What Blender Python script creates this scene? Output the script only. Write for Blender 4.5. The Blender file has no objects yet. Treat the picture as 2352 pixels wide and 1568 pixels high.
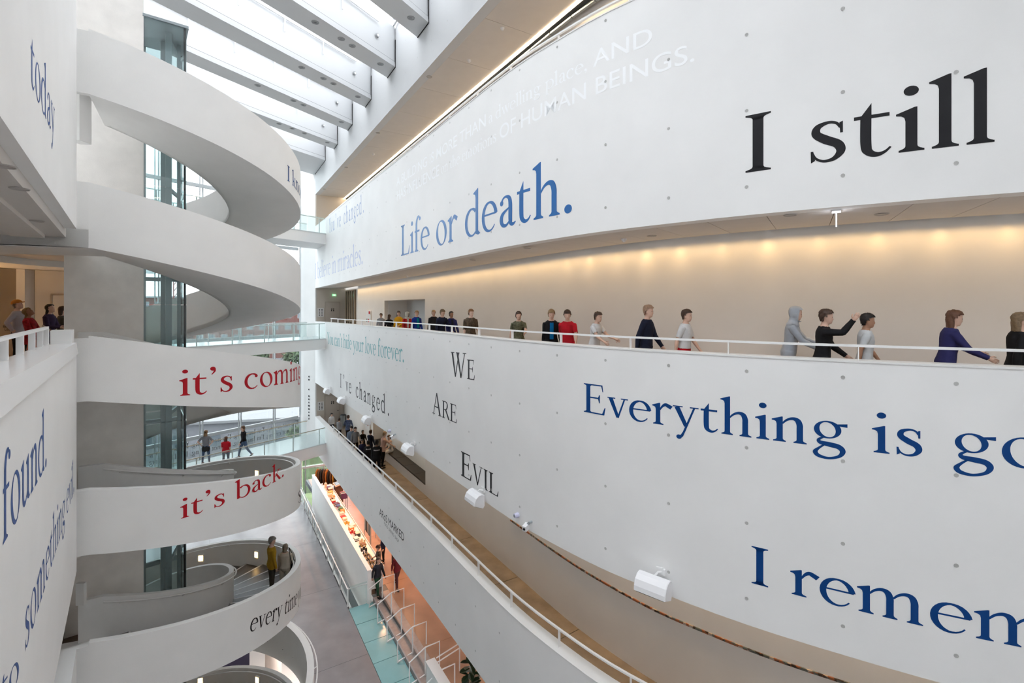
import bpy, bmesh, math, random
import numpy as np
from math import sin, cos, pi, radians as rad, hypot, atan2
from mathutils import Vector, Matrix
random.seed(7)
SC = bpy.context.scene
COL = SC.collection

# ---------------------------------------------------------------- camera, sky, exposure
EYE = 1.55
FPX = 1111.0
cam_d = bpy.data.cameras.new('camera'); cam = bpy.data.objects.new('camera', cam_d); COL.objects.link(cam)
cam.location = (0, 0, EYE); cam.rotation_euler = (pi/2, 0, 0)
cam_d.sensor_width = 36; cam_d.lens = 36*FPX/2352; cam_d.shift_y = -78/2352; cam_d.clip_end = 600; cam_d.clip_start = .05
SC.camera = cam
W = bpy.data.worlds.new('overcast_sky'); SC.world = W; W.use_nodes = True
bgn = W.node_tree.nodes['Background']
bgn.inputs[0].default_value = (.965, .98, 1.0, 1); bgn.inputs[1].default_value = 4.5
SC.view_settings.view_transform = 'Standard'; SC.view_settings.look = 'None'
SC.view_settings.exposure = 0.84; SC.view_settings.gamma = 1; SC.view_settings.use_curve_mapping = False
SC.cycles.max_bounces = 10; SC.cycles.diffuse_bounces = 7; SC.cycles.glossy_bounces = 3
SC.cycles.transmission_bounces = 6; SC.cycles.transparent_max_bounces = 24
SC.cycles.sample_clamp_indirect = 6; SC.cycles.caustics_reflective = False; SC.cycles.caustics_refractive = False
SC.cycles.use_denoising = True; SC.cycles.use_adaptive_sampling = True; SC.cycles.adaptive_threshold = .07; SC.cycles.adaptive_min_samples = 20

# ---------------------------------------------------------------- materials
def mat(name, col, rough=.6, metal=0, spec=.5, emis=None, estr=0, noise=0, nscale=6, bump=0, bscale=40, stretch=None):
    m = bpy.data.materials.new(name); m.use_nodes = True
    nt = m.node_tree; b = nt.nodes['Principled BSDF']
    b.inputs['Base Color'].default_value = (*col, 1); b.inputs['Roughness'].default_value = rough
    b.inputs['Metallic'].default_value = metal; b.inputs['Specular IOR Level'].default_value = spec
    if emis: b.inputs['Emission Color'].default_value = (*emis, 1); b.inputs['Emission Strength'].default_value = estr
    if noise or bump:
        tc = nt.nodes.new('ShaderNodeTexCoord'); src = tc.outputs['Object']
        if stretch:
            mp = nt.nodes.new('ShaderNodeMapping'); mp.inputs['Scale'].default_value = stretch
            nt.links.new(src, mp.inputs[0]); src = mp.outputs[0]
    if noise:
        n = nt.nodes.new('ShaderNodeTexNoise'); n.inputs['Scale'].default_value = nscale; n.inputs['Detail'].default_value = 5
        r = nt.nodes.new('ShaderNodeValToRGB')
        r.color_ramp.elements[0].position = .3; r.color_ramp.elements[1].position = .7
        r.color_ramp.elements[0].color = (*[max(0, c*(1-noise)) for c in col], 1)
        r.color_ramp.elements[1].color = (*[min(1, c*(1+noise)) for c in col], 1)
        nt.links.new(src, n.inputs['Vector']); nt.links.new(n.outputs['Fac'], r.inputs[0]); nt.links.new(r.outputs[0], b.inputs['Base Color'])
    if bump:
        n2 = nt.nodes.new('ShaderNodeTexNoise'); n2.inputs['Scale'].default_value = bscale; n2.inputs['Detail'].default_value = 3
        bp = nt.nodes.new('ShaderNodeBump'); bp.inputs['Strength'].default_value = bump; bp.inputs['Distance'].default_value = .01
        nt.links.new(src, n2.inputs['Vector']); nt.links.new(n2.outputs['Fac'], bp.inputs['Height']); nt.links.new(bp.outputs[0], b.inputs['Normal'])
    return m

def glass_mat(name, tint, refl=.08, alpha=.9, rough=.02):
    m = bpy.data.materials.new(name); m.use_nodes = True; nt = m.node_tree; nt.nodes.clear()
    out = nt.nodes.new('ShaderNodeOutputMaterial'); tr = nt.nodes.new('ShaderNodeBsdfTransparent'); gl = nt.nodes.new('ShaderNodeBsdfGlossy')
    df = nt.nodes.new('ShaderNodeBsdfDiffuse'); mx = nt.nodes.new('ShaderNodeMixShader'); mx2 = nt.nodes.new('ShaderNodeMixShader')
    fr = nt.nodes.new('ShaderNodeFresnel'); ge = nt.nodes.new('ShaderNodeNewGeometry'); mr = nt.nodes.new('ShaderNodeMapRange'); mr.inputs['To Min'].default_value = 1.45; mr.inputs['To Max'].default_value = 1/1.45
    nt.links.new(ge.outputs['Backfacing'], mr.inputs['Value']); nt.links.new(mr.outputs[0], fr.inputs[0])
    tr.inputs[0].default_value = (*tint, 1); gl.inputs['Roughness'].default_value = rough; gl.inputs[0].default_value = (1, 1, 1, 1)
    df.inputs[0].default_value = (*[min(1, t*.9) for t in tint], 1)
    mx2.inputs[0].default_value = 1-alpha
    nt.links.new(tr.outputs[0], mx2.inputs[1]); nt.links.new(df.outputs[0], mx2.inputs[2])
    nt.links.new(fr.outputs[0], mx.inputs[0]); nt.links.new(mx2.outputs[0], mx.inputs[1]); nt.links.new(gl.outputs[0], mx.inputs[2])
    nt.links.new(mx.outputs[0], out.inputs[0])
    return m

M = {}
M['wall'] = mat('white_painted_concrete', (.86, .86, .855), .55, noise=.025, nscale=.9, bump=.12, bscale=9, spec=.35)
M['wall2'] = mat('white_plaster', (.84, .84, .83), .7, noise=.015, nscale=1.2, spec=.3)
M['stairw'] = mat('stair_white_plaster', (.86, .855, .84), .7, noise=.02, nscale=1.5, bump=.08, bscale=60, spec=.3)
M['core'] = mat('raw_pale_concrete', (.88, .85, .81), .8, noise=.05, nscale=2.5, bump=.15, bscale=50, spec=.25)
M['paint'] = mat('white_lacquered_steel', (.85, .85, .85), .35)
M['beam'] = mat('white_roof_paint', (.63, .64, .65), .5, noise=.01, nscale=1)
M['soffit'] = mat('acoustic_plaster_soffit', (.70, .66, .62), .85, noise=.02, nscale=3, bump=.1, bscale=120, spec=.2)
M['backwall'] = mat('gallery_back_wall', (.80, .76, .72), .75, noise=.02, nscale=1.2, spec=.25)
M['floorg'] = mat('polished_grey_concrete', (.26, .245, .255), .28, noise=.16, nscale=1.1, spec=.5)
M['floorb'] = mat('brown_polished_concrete', (.26, .20, .145), .35, noise=.22, nscale=2.2, spec=.4)
M['floorshop'] = mat('terracotta_polished_concrete', (.38, .235, .16), .33, noise=.16, nscale=.9, spec=.45)
M['grey'] = mat('grey_steel', (.36, .40, .42), .4, metal=.4)
M['darkgrey'] = mat('dark_grey_steel', (.10, .11, .12), .45, metal=.3)
M['black'] = mat('black_rubber', (.015, .015, .017), .6)
M['glass'] = glass_mat('solar_control_glass', (.64, .67, .68), alpha=.985)
M['glassb'] = glass_mat('balustrade_glass', (.93, .97, .965), alpha=.95)
M['liftglass'] = glass_mat('lift_glass', (.86, .92, .92), alpha=.97)
M['skyglass'] = glass_mat('skylight_glass', (.85, .86, .87), alpha=.985)
M['floorglass'] = mat('frosted_floor_glass', (.27, .52, .54), .15, noise=.05, nscale=1.5)
M['wood'] = mat('oak_handrail', (.42, .32, .22), .5, noise=.1, nscale=20)
M['tread'] = mat('dark_terrazzo_tread', (.15, .145, .15), .4, noise=.12, nscale=25)
M['nosing'] = mat('white_nosing_strip', (.72, .73, .75), .5)
M['cap'] = mat('parapet_cap_paint', (.80, .80, .79), .4)
M['warm'] = mat('warm_lamp_strip', (1, .8, .5), .5, emis=(1, .66, .30), estr=15)
M['hole'] = mat('tie_hole_mortar', (.50, .50, .49), .8)
M['holedark'] = mat('open_tie_hole', (.12, .12, .12), .8)
def flat(name, col, rough=.7, **k):
    if name not in M: M[name] = mat(name, col, rough, **k)
    return M[name]

# ---------------------------------------------------------------- helpers
class MB:
    """collects verts and faces, then links them as one mesh object"""
    def __init__(s): s.v = []; s.f = []; s.mi = []; s.cur = 0
    def add(s, vs, fs):
        o = len(s.v); s.v += [tuple(p) for p in vs]; s.f += [tuple(i+o for i in f) for f in fs]; s.mi += [s.cur]*len(fs); return s
    def box(s, c, size, rz=0, mtx=None):
        x, y, z = [q/2 for q in size]
        vs = [Vector((sx*x, sy*y, sz*z)) for sx in (-1, 1) for sy in (-1, 1) for sz in (-1, 1)]
        R = (mtx if mtx is not None else Matrix.Rotation(rz, 3, 'Z')); c = Vector(c)
        return s.add([R@v+c for v in vs], [(0, 1, 3, 2), (4, 6, 7, 5), (0, 4, 5, 1), (2, 3, 7, 6), (0, 2, 6, 4), (1, 5, 7, 3)])
    def bar(s, a, b, w, h=None, up=(0, 0, 1)):
        a = Vector(a); b = Vector(b); h = h or w; d = (b-a)
        L = d.length
        if L < 1e-6: return s
        d = d/L; u = Vector(up)
        if abs(d.dot(u)) > .98: u = Vector((1, 0, 0))
        r = d.cross(u).normalized(); u2 = r.cross(d).normalized()
        m = Matrix((r, d, u2)).transposed()
        return s.box((a+b)/2, (w, L, h), mtx=m)
    def tube(s, pts, rr, n=8, caps=True):
        pts = [Vector(p) for p in pts]; k = len(pts); rings = []
        if not hasattr(rr, '__len__'): rr = [rr]*k
        prev = None
        for i, p in enumerate(pts):
            d = (pts[min(i+1, k-1)]-pts[max(i-1, 0)]).normalized()
            if prev is None:
                u = Vector((0, 0, 1)) if abs(d.z) < .9 else Vector((0, 1, 0))
                r = d.cross(u).normalized()
            else: r = (prev - d*prev.dot(d)).normalized()
            prev = r; q = d.cross(r)
            rings.append([p+(r*cos(2*pi*j/n)+q*sin(2*pi*j/n))*rr[i] for j in range(n)])
        return s.loft(rings, caps)
    def loft(s, rings, caps=True, closed=True):
        n = len(rings[0]); vs = [p for r in rings for p in r]; fs = []
        for i in range(len(rings)-1):
            for j in range(n if closed else n-1):
                k = (j+1) % n; fs.append((i*n+j, i*n+k, (i+1)*n+k, (i+1)*n+j))
        if caps and closed: fs.append(tuple(range(n-1, -1, -1))); fs.append(tuple((len(rings)-1)*n+j for j in range(n)))
        return s.add(vs, fs)
    def cyl(s, c, r, h, n=16, r2=None):
        c = Vector(c); r2 = r if r2 is None else r2
        return s.loft([[c+Vector((r*cos(2*pi*j/n), r*sin(2*pi*j/n), 0)) for j in range(n)], [c+Vector((r2*cos(2*pi*j/n), r2*sin(2*pi*j/n), h)) for j in range(n)]])
    def ell(s, c, rx, ry, rz, n=10, m=6, R=None):
        c = Vector(c); rings = []
        for i in range(m+1):
            a = -pi/2+pi*i/m; rr = max(cos(a), .02)
            ring = [Vector((rx*rr*cos(2*pi*j/n), ry*rr*sin(2*pi*j/n), rz*sin(a))) for j in range(n)]
            rings.append([c+(R@p if R is not None else p) for p in ring])
        return s.loft(rings)
    def prism(s, poly, z0, z1):
        n = len(poly)
        return s.add([(x, y, z0) for x, y in poly]+[(x, y, z1) for x, y in poly],
                     [tuple(range(n-1, -1, -1)), tuple(range(n, 2*n))]+[(i, (i+1) % n, n+(i+1) % n, n+i) for i in range(n)])
    def mesh(s, name, m, smooth=False):
        me = bpy.data.meshes.new(name); me.from_pydata(s.v, [], s.f)
        for q in (m if isinstance(m, (list, tuple)) else [m]): me.materials.append(M[q] if isinstance(q, str) else q)
        if len(me.materials) > 1: me.polygons.foreach_set('material_index', s.mi)
        me.update()
        bm = bmesh.new(); bm.from_mesh(me); bmesh.ops.recalc_face_normals(bm, faces=bm.faces); bm.to_mesh(me); bm.free()
        if smooth:
            me.polygons.foreach_set('use_smooth', [True]*len(me.polygons))
            try: me.set_sharp_from_angle(angle=rad(40))
            except Exception: pass
        return me
    def build(s, name, m, parent=None, smooth=False, loc=None):
        o = bpy.data.objects.new(name, s.mesh(name, m, smooth)); COL.objects.link(o)
        if parent is not None: o.parent = parent
        if loc is not None: o.location = loc
        return o

def link(name, me, parent=None, loc=(0, 0, 0), rz=0):
    o = bpy.data.objects.new(name, me); COL.objects.link(o); o.parent = parent; o.location = loc; o.rotation_euler = (0, 0, rz); return o
def thing(name, label, cat, loc=(0, 0, 0), rz=0, group=None):
    o = bpy.data.objects.new(name, None); COL.objects.link(o); o.location = loc; o.rotation_euler = (0, 0, rz); o.empty_display_size = .2
    o['label'] = label; o['category'] = cat
    if group: o['group'] = group
    return o
def tag(o, label, cat, group=None):
    o['label'] = label; o['category'] = cat
    if group: o['group'] = group
    return o
def struct(o, label=None):
    o['kind'] = 'structure'
    if label: o['label'] = label
    return o
def stuff(o): o['kind'] = 'stuff'; return o

def px(x, d): return (x-1176)/FPX*d                 # sideways offset seen in column x at distance d
def pz(y, d): return EYE-(y-706)/FPX*d              # height seen in row y at distance d

# ---------------------------------------------------------------- plan curves
class Curve:
    def __init__(s, pts, step=.35, smooth=True):
        P = [np.array(p, float) for p in pts]; out = []
        if smooth:
            for i in range(len(P)-1):
                a = P[max(i-1, 0)]; b = P[i]; c = P[i+1]; d = P[min(i+2, len(P)-1)]
                n = max(1, int(np.linalg.norm(c-b)/step))
                if np.linalg.norm(c-b) > 6:
                    for k in range(n): out.append(b+(c-b)*k/n)
                    continue
                ma = (c-a)/2*min(1, np.linalg.norm(c-b)/max(.01, np.linalg.norm(b-a)) if i else 1); mb = (d-b)/2
                for k in range(n):
                    t = k/n; out.append((2*t**3-3*t**2+1)*b+(t**3-2*t**2+t)*ma+(-2*t**3+3*t**2)*c+(t**3-t**2)*mb)
            out.append(P[-1])
        else: out = P
        s.p = np.array(out); s.u = np.concatenate([[0], np.cumsum(np.linalg.norm(np.diff(s.p, axis=0), axis=1))]); s.L = s.u[-1]
        t = np.gradient(s.p, axis=0); t /= np.linalg.norm(t, axis=1)[:, None]; s.t = t; s.n = np.stack([-t[:, 1], t[:, 0]], 1)
        s.r = s.p[:, 0]/np.maximum(s.p[:, 1], .01)
    def at(s, u, off=0):
        x = np.interp(u, s.u, s.p[:, 0]); y = np.interp(u, s.u, s.p[:, 1])
        nx = np.interp(u, s.u, s.n[:, 0]); ny = np.interp(u, s.u, s.n[:, 1]); l = hypot(nx, ny) or 1
        return (float(x+nx/l*off), float(y+ny/l*off))
    def tan(s, u):
        return (float(np.interp(u, s.u, s.t[:, 0])), float(np.interp(u, s.u, s.t[:, 1])))
    def ucol(s, x):                                  # arc length where the view ray of column x meets the curve
        q = (x-1176)/FPX; f = s.p[:, 0]-q*s.p[:, 1]; i = np.where(np.sign(f[:-1]) != np.sign(f[1:]))[0]
        i = int(i[0]) if len(i) else (0 if abs(f[0]) < abs(f[-1]) else len(f)-2)
        a = f[i]/(f[i]-f[i+1]) if f[i] != f[i+1] else 0
        return float(s.u[i]+a*(s.u[i+1]-s.u[i]))
    def uz(s, x, y):
        u = s.ucol(x); return u, pz(y, s.at(u)[1])
    def offset(s, off, u0=None, u1=None, n=None):
        u0 = 0 if u0 is None else u0; u1 = s.L if u1 is None else u1; us = [u0]+[q for q in s.u if u0+.02 < q < u1-.02]+[u1]
        if n: us = list(np.linspace(u0, u1, n))
        return [s.at(u, off) for u in us], us

LD = (.523, -.852); LN = (.852, .523)               # run of the straight gallery wall (far to near) and its outward normal
RW = Curve([(-13.78, 33.88), (-3.167, 16.584), (-2.503, 15.516), (-1.844, 14.44), (-1.18, 13.367), (-.515, 12.294), (.182, 11.251), (.96, 10.255), (1.80, 9.304),
            (2.747, 8.476), (3.734, 7.711), (4.813, 7.036), (5.914, 6.44), (7.07, 5.93), (8.26, 5.5), (9.5, 5.15), (10.9, 4.9)])
SL = Curve([(-13.78, 33.88), (5.4, 2.64)], smooth=False)   # straight line of the top gallery
LW = Curve([(-8.93, 9.92), (-2.75, 2.1)], smooth=False)    # left gallery wall, far to near
def sag(u, a): return a*min(1, max(0, (20.5-u)/20.5))

def ribbon(mb, A, B, zA0, zA1, zB0=None, zB1=None):
    """solid between two plan polylines A and B of equal length, z ranges given per point"""
    n = len(A); zB0 = zA0 if zB0 is None else zB0; zB1 = zA1 if zB1 is None else zB1
    g = lambda z, i: z[i] if hasattr(z, '__len__') else z
    rings = [[(A[i][0], A[i][1], g(zA0, i)), (A[i][0], A[i][1], g(zA1, i)), (B[i][0], B[i][1], g(zB1, i)), (B[i][0], B[i][1], g(zB0, i))] for i in range(n)]
    return mb.loft(rings)
def bandwall(name, cv, z0, z1, s0, s1, th, m, u0=0, u1=None):
    A, us = cv.offset(0, u0, u1); B, _ = cv.offset(th, u0, u1)
    mb = MB(); ribbon(mb, A, B, [z0+sag(u, s0) for u in us], [z1+sag(u, s1) for u in us])
    o = mb.build(name, m, smooth=True); return struct(o)
# ================================================================ RIGHT WALL WITH ITS GALLERIES
B1 = bandwall('wall_right_upper', RW, 3.02, 7.2, -.12, 0, .28, 'wall')
B0 = bandwall('wall_right_middle', RW, -3.5, .76, -.2, -.2, .28, 'wall')
BM = bandwall('wall_right_lower', RW, -8.2, -5.78, -.35, -.3, .28, 'wall')
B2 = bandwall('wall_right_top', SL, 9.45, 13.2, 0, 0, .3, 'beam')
GW = 2.05
# parapet caps
for b, z, s_ in ((B0, .76, -.2), (BM, -5.78, -.3), (B1, 7.2, 0)):
    A, us = RW.offset(-.012); Bq, _ = RW.offset(.30); mb = MB()
    ribbon(mb, A, Bq, [z+sag(u, s_)-.002 for u in us], [z+sag(u, s_)+.025 for u in us])
    mb.build('parapet_cap', 'cap', b, smooth=True)
# back walls
def backwall(name, cv, off, z0, z1, u0=0, u1=None, m='backwall', th=.25):
    A, us = cv.offset(off, u0, u1); Bq, _ = cv.offset(off+th, u0, u1)
    return ribbon(MB(), A, Bq, z0, z1).build(name, m, smooth=True)
def ucolo(cv, x, off):                               # arc length where column x meets the offset curve
    P, us = cv.offset(off); q = (x-1176)/FPX
    f = [p[0]-q*p[1] for p in P]
    for i in range(len(f)-1):
        if f[i]*f[i+1] <= 0: a = f[i]/(f[i]-f[i+1]); return us[i]+a*(us[i+1]-us[i])
    return 0
# level 0: back wall with an alcove
ua, ub = ucolo(RW, 883, GW), ucolo(RW, 976, GW)
F0 = -.12                                            # gallery floor of the middle level
F1 = 6.35; FM = -6.72; FG = -11.55; FS = -11.25      # upper, lower, ground, shop floors
WB0 = struct(backwall('wall_gallery_middle', RW, GW, F0-.3, 3.27, 0, ua))
backwall('wall_segment', RW, GW, F0-.3, 3.27, ub, None).parent = WB0
backwall('wall_lintel', RW, GW, 1.93, 3.27, ua, ub).parent = WB0
mb = MB(); A, us = RW.offset(GW+1.3, ua, ub); Bq, _ = RW.offset(GW+1.45, ua, ub); ribbon(mb, A, Bq, F0-.3, 2.1); mb.build('alcove_back', flat('cool_white_wall', (.62, .65, .68)), WB0)
for u in (ua, ub):
    p, q = RW.at(u, GW+.2), RW.at(u, GW+1.4); MB().bar((*p, .9), (*q, .9), .08, 2.4).build('alcove_side', 'wall2', WB0)
p0, p1, p2, p3 = RW.at(ua, GW+.1), RW.at(ub, GW+.1), RW.at(ub, GW+1.4), RW.at(ua, GW+1.4)
MB().prism([p0, p1, p2, p3], 1.93, 2.05).build('alcove_ceiling', 'wall2', WB0); MB().prism([p0, p1, p2, p3], F0-.3, F0-.02).build('alcove_floor', 'floorb', WB0)
# level 1 and level -1 back walls
WB1 = struct(backwall('wall_gallery_upper', RW, 2.25, F1-.3, 11))
un0, un1 = ucolo(RW, 880, 1.95), ucolo(RW, 977, 1.95)
WBM = struct(backwall('wall_gallery_lower', RW, 1.95, FM-.3, -3.4, un1, None))
backwall('wall_segment', RW, 1.95, FM-.3, -3.4, 0, un0-2).parent = WBM
backwall('wall_bench_front', RW, 1.95, FM-.3, FM+.42, un0-2, un1, th=.12).parent = WBM
backwall('niche_back', RW, 2.55, FM-.3, -3.4, un0-2, un1, m='wall2').parent = WBM
for u in (un0-2, un1):
    p, q = RW.at(u, 2.0), RW.at(u, 2.6); MB().bar((*p, FM+1.6), (*q, FM+1.6), .06, 3.2).build('niche_side', 'backwall', WBM)
# a narrow recessed screen strip that runs along the lower gallery wall
stripm = bpy.data.materials.new('pixel_strip'); stripm.use_nodes = True; nt = stripm.node_tree; bs = nt.nodes['Principled BSDF']
tc = nt.nodes.new('ShaderNodeTexCoord'); vo = nt.nodes.new('ShaderNodeTexVoronoi'); vo.inputs['Scale'].default_value = 14
cr = nt.nodes.new('ShaderNodeValToRGB'); cr.color_ramp.interpolation = 'CONSTANT'
for q, (po, c) in enumerate(((0, (.05, .03, .02)), (.3, (.30, .10, .04)), (.55, (.12, .13, .12)), (.75, (.42, .33, .27)))):
    e = cr.color_ramp.elements[q] if q < 2 else cr.color_ramp.elements.new(po); e.position = po; e.color = (*c, 1)
nt.links.new(tc.outputs['Object'], vo.inputs['Vector']); nt.links.new(vo.outputs['Color'], cr.inputs[0]); nt.links.new(cr.outputs[0], bs.inputs['Base Color'])
us0 = ucolo(RW, 1170, 1.9)
A, us = RW.offset(1.925, us0); Bq, _ = RW.offset(1.96, us0); ribbon(MB(), A, Bq, FM+1.56, FM+1.605).build('pixel_strip', stripm, WBM)

# bench in the niche: dark pads laid end to end
bench = thing('niche_bench', 'long dark bench set into the niche of the lower gallery wall', 'bench')
nb = 6
for i in range(nb):
    a, b = un0-2+(un1-un0+2)*i/nb, un0-2+(un1-un0+2)*(i+1)/nb
    A, us = RW.offset(1.93, a+.01, b-.01, 3); Bq, _ = RW.offset(2.54, a+.01, b-.01, 3)
    ribbon(MB(), A, Bq, FM+.425, FM+.50).build('bench_pad', flat('dark_brown_leather', (.02, .016, .014), .45), bench)

# gallery floors in cast bays, split by joints
def floorbays(name, cv, off0, off1, z, th, joints, m):
    root = None
    for i in range(len(joints)-1):
        a, b = joints[i]+.012, joints[i+1]-.012
        A, us = cv.offset(off0, a, b); Bq, _ = cv.offset(off1, a, b)
        o = ribbon(MB(), A, Bq, [z+sag(u, -.12)-th for u in us], [z+sag(u, -.12) for u in us]).build(name if root is None else 'floor_bay', m, root)
        if root is None: root = struct(o)
    A, us = cv.offset(off0); Bq, _ = cv.offset(off1)
    ribbon(MB(), A, Bq, [z+sag(u, -.12)-th-.03 for u in us], [z+sag(u, -.12)-.012 for u in us]).build('floor_joint_bed', 'darkgrey', root)
    return root
jm = [0, 4.4, 8.6]+[RW.ucol(x) for x in (965, 1091, 1229, 1420, 1640)]+[RW.L]
jm = [0, 4.2, 8.4, 12.4, 16.2]+[ucolo(RW, x, 1.0) for x in (1030, 1128, 1265)]; jm += [jm[-1]+3.3, jm[-1]+6.6, RW.L]
floorbays('floor_gallery_lower', RW, .27, 1.96, FM, .2, jm, 'floorb')
floorbays('floor_gallery_middle', RW, .27, 2.06, F0, .2, list(np.linspace(0, RW.L, 9)), 'floorb')
floorbays('floor_gallery_upper', RW, .27, 2.26, F1, .2, list(np.linspace(0, RW.L, 9)), 'floorb')
# soffits: separate panels with a dark shadow joint between neighbours
def ceilingpanels(name, cv, off0, off1, z, s_, w, u1, m):
    n = int(u1/w); root = None
    for i in range(n):
        a, b = i*u1/n+.006, (i+1)*u1/n-.006
        A, us = cv.offset(off0, a, b); Bq, _ = cv.offset(off1, a, b)
        o = ribbon(MB(), A, Bq, [z+sag(u, s_) for u in us], [z+.03+sag(u, s_) for u in us]).build(name if root is None else 'ceiling_panel', m, root)
        if root is None: root = struct(o)
    A, us = cv.offset(off0, 0, u1); Bq, _ = cv.offset(off1, 0, u1)
    ribbon(MB(), A, Bq, [z+.032+sag(u, s_) for u in us], [z+.08+sag(u, s_) for u in us]).build('ceiling_backing', 'grey', root)
    return root
CL0 = ceilingpanels('ceiling_gallery_middle', RW, .282, GW-.20, 3.02, -.12, .92, RW.L, 'soffit')
CLM = ceilingpanels('ceiling_gallery_lower', RW, .282, 1.95-.20, -3.5, -.2, .92, RW.L, 'soffit')
CL1 = ceilingpanels('ceiling_gallery_upper', SL, .302, 1.96, 9.45, 0, 2.4, SL.L, 'soffit')
A, us = RW.offset(GW-.2); Bq, _ = RW.offset(GW+.3); ribbon(MB(), A, Bq, 3.25, 3.4).build('ceiling_slab', 'soffit', CL0)
A, us = RW.offset(.1); Bq, _ = RW.offset(2.9); ribbon(MB(), A, Bq, -3.2, -3.05).build('ceiling_slab', 'soffit', CLM)
A, us = SL.offset(.1); Bq, _ = SL.offset(9); ribbon(MB(), A, Bq, 9.62, 9.8).build('ceiling_slab', 'soffit', CL1)
# warm wall washers in the slot between soffit and back wall
def washer(label, cv, off, z, s_, u0, u1, watts, spread=64, tilt=2):
    root = thing('wall_washer', label, 'lamp'); n = int((u1-u0)/.95); mb = MB()
    for i in range(n):
        a, b = u0+(u1-u0)*i/n, u0+(u1-u0)*(i+1)/n; u = (a+b)/2
        l = bpy.data.lights.new('washer_lamp', 'AREA'); l.shape = 'RECTANGLE'; l.size = (b-a)*.98; l.size_y = .06; l.energy = watts; l.color = (1, .68, .32); l.spread = rad(spread)
        o = bpy.data.objects.new('washer_lamp', l); COL.objects.link(o); o.parent = root
        t = Vector((*cv.tan(u), 0)); n_ = Vector((-t[1], t[0], 0)); dn = (Vector((0, 0, -1))*cos(rad(tilt))+n_*sin(rad(tilt))).normalized()
        y = dn.cross(t).normalized(); o.matrix_world = Matrix.Translation((*cv.at(u, off), z+sag(u, s_))) @ Matrix((t, -y, -dn)).transposed().to_4x4()
        if o.matrix_world.determinant() < 0: o.matrix_world = Matrix.Translation((*cv.at(u, off), z+sag(u, s_))) @ Matrix((t, y, -dn)).transposed().to_4x4()
        p, q = cv.at(a+.02, off), cv.at(b-.02, off); mb.bar((*p, z+.05+sag(u, s_)), (*q, z+.05+sag(u, s_)), .09, .05)
    mb.build('washer_housing', 'grey', root)
washer('long row of warm lamps in the slot above the wall of the middle gallery', RW, GW-.12, 3.06, -.12, 3.5, 38.5, 2.1)
washer('long row of warm lamps in the slot above the wall of the lower gallery', RW, 1.95-.12, -3.45, -.2, 3.5, 38.5, 1.5)
washer('hidden warm lamps above the wall of the upper gallery, near the top edge', RW, 2.12, 9.25, 0, 22, 37, 1.0)
A, us = SL.offset(1.965, 0, SL.L-6); Bq, _ = SL.offset(1.99, 0, SL.L-6)
tag(ribbon(MB(), A, Bq, 9.44, 9.46).build('light_line', mat('warm_line', (1, .9, .7), .5, emis=(1, .78, .52), estr=36)), 'thin bright warm light line along the soffit of the upper gallery', 'lamp')
A, us = SL.offset(2.03, 0, SL.L-6); Bq, _ = SL.offset(2.20, 0, SL.L-6); ribbon(MB(), A, Bq, 9.40, 9.6).build('slot_trim', 'darkgrey', CL1)

# end wall of the galleries with doors
def endwall(name, z0, z1):
    a = Vector((-13.78, 33.88)); n = Vector(LN); d = Vector(LD)
    o = MB().bar((*(a+n*.0-d*.15), (z0+z1)/2), (*(a+n*3.0-d*.15), (z0+z1)/2), .3, z1-z0).build(name, flat('beige_end_wall', (.60, .55, .49), .7))
    return struct(o)
ends = [endwall('wall_end_upper', F1-.3, 9.5), endwall('wall_end_middle', F0-.6, 3.1), endwall('wall_end_lower', FM-.5, -3.4)]
def on_end(a, off=.012): p = Vector((-13.78, 33.88))+Vector(LN)*a+Vector(LD)*off; return p
EM = Matrix((Vector((*LN, 0)), Vector((-LD[0], -LD[1], 0)), Vector((0, 0, 1)))).transposed()
doorm = flat('beige_door_leaf', (.55, .50, .45), .55); signw = flat('white_sign_board', (.72, .72, .72), .5); ink = flat('dark_ink', (.03, .03, .035), .6)
for k, zf in enumerate((F0-.12, FM-.12)):
    d = struct(MB().box((*on_end(1.15), zf+1.07), (.95, .05, 2.14), mtx=EM).build('door_%d' % (k+1), doorm))
    mb = MB()
    for sx in (-.5, .5): mb.box((*on_end(1.15+sx, .02), zf+1.09), (.05, .06, 2.18), mtx=EM)
    mb.box((*on_end(1.15, .02), zf+2.18), (1.05, .06, .05), mtx=EM); mb.build('door_frame', flat('door_frame_paint', (.48, .43, .38)), d)
    MB().box((*on_end(1.52, .06), zf+1.02), (.12, .05, .03), mtx=EM).build('door_handle', 'darkgrey', d)
    mb = MB()
    for sx in (-.07, .07): mb.cyl((*on_end(1.15+sx, .045), zf+1.66), .03, .05, 8).box((*on_end(1.15+sx, .045), zf+1.58), (.05, .02, .11), mtx=EM)
    mb.build('door_pictogram', ink, d)
    s_ = MB().box((*on_end(.36, .015), zf+1.45), (.42, .03, .62), mtx=EM).build('sign_board', signw)
    tag(s_, 'white notice board beside the door of the %s gallery' % ('middle', 'lower')[k], 'sign')
    mb = MB()
    for r in range(5):
        for c in range(2): mb.box((*on_end(.27+.17*c, .034), zf+1.65-.1*r), (.08, .008, .045), mtx=EM)
    stuff(mb.build('sign_print', ink, s_))
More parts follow.
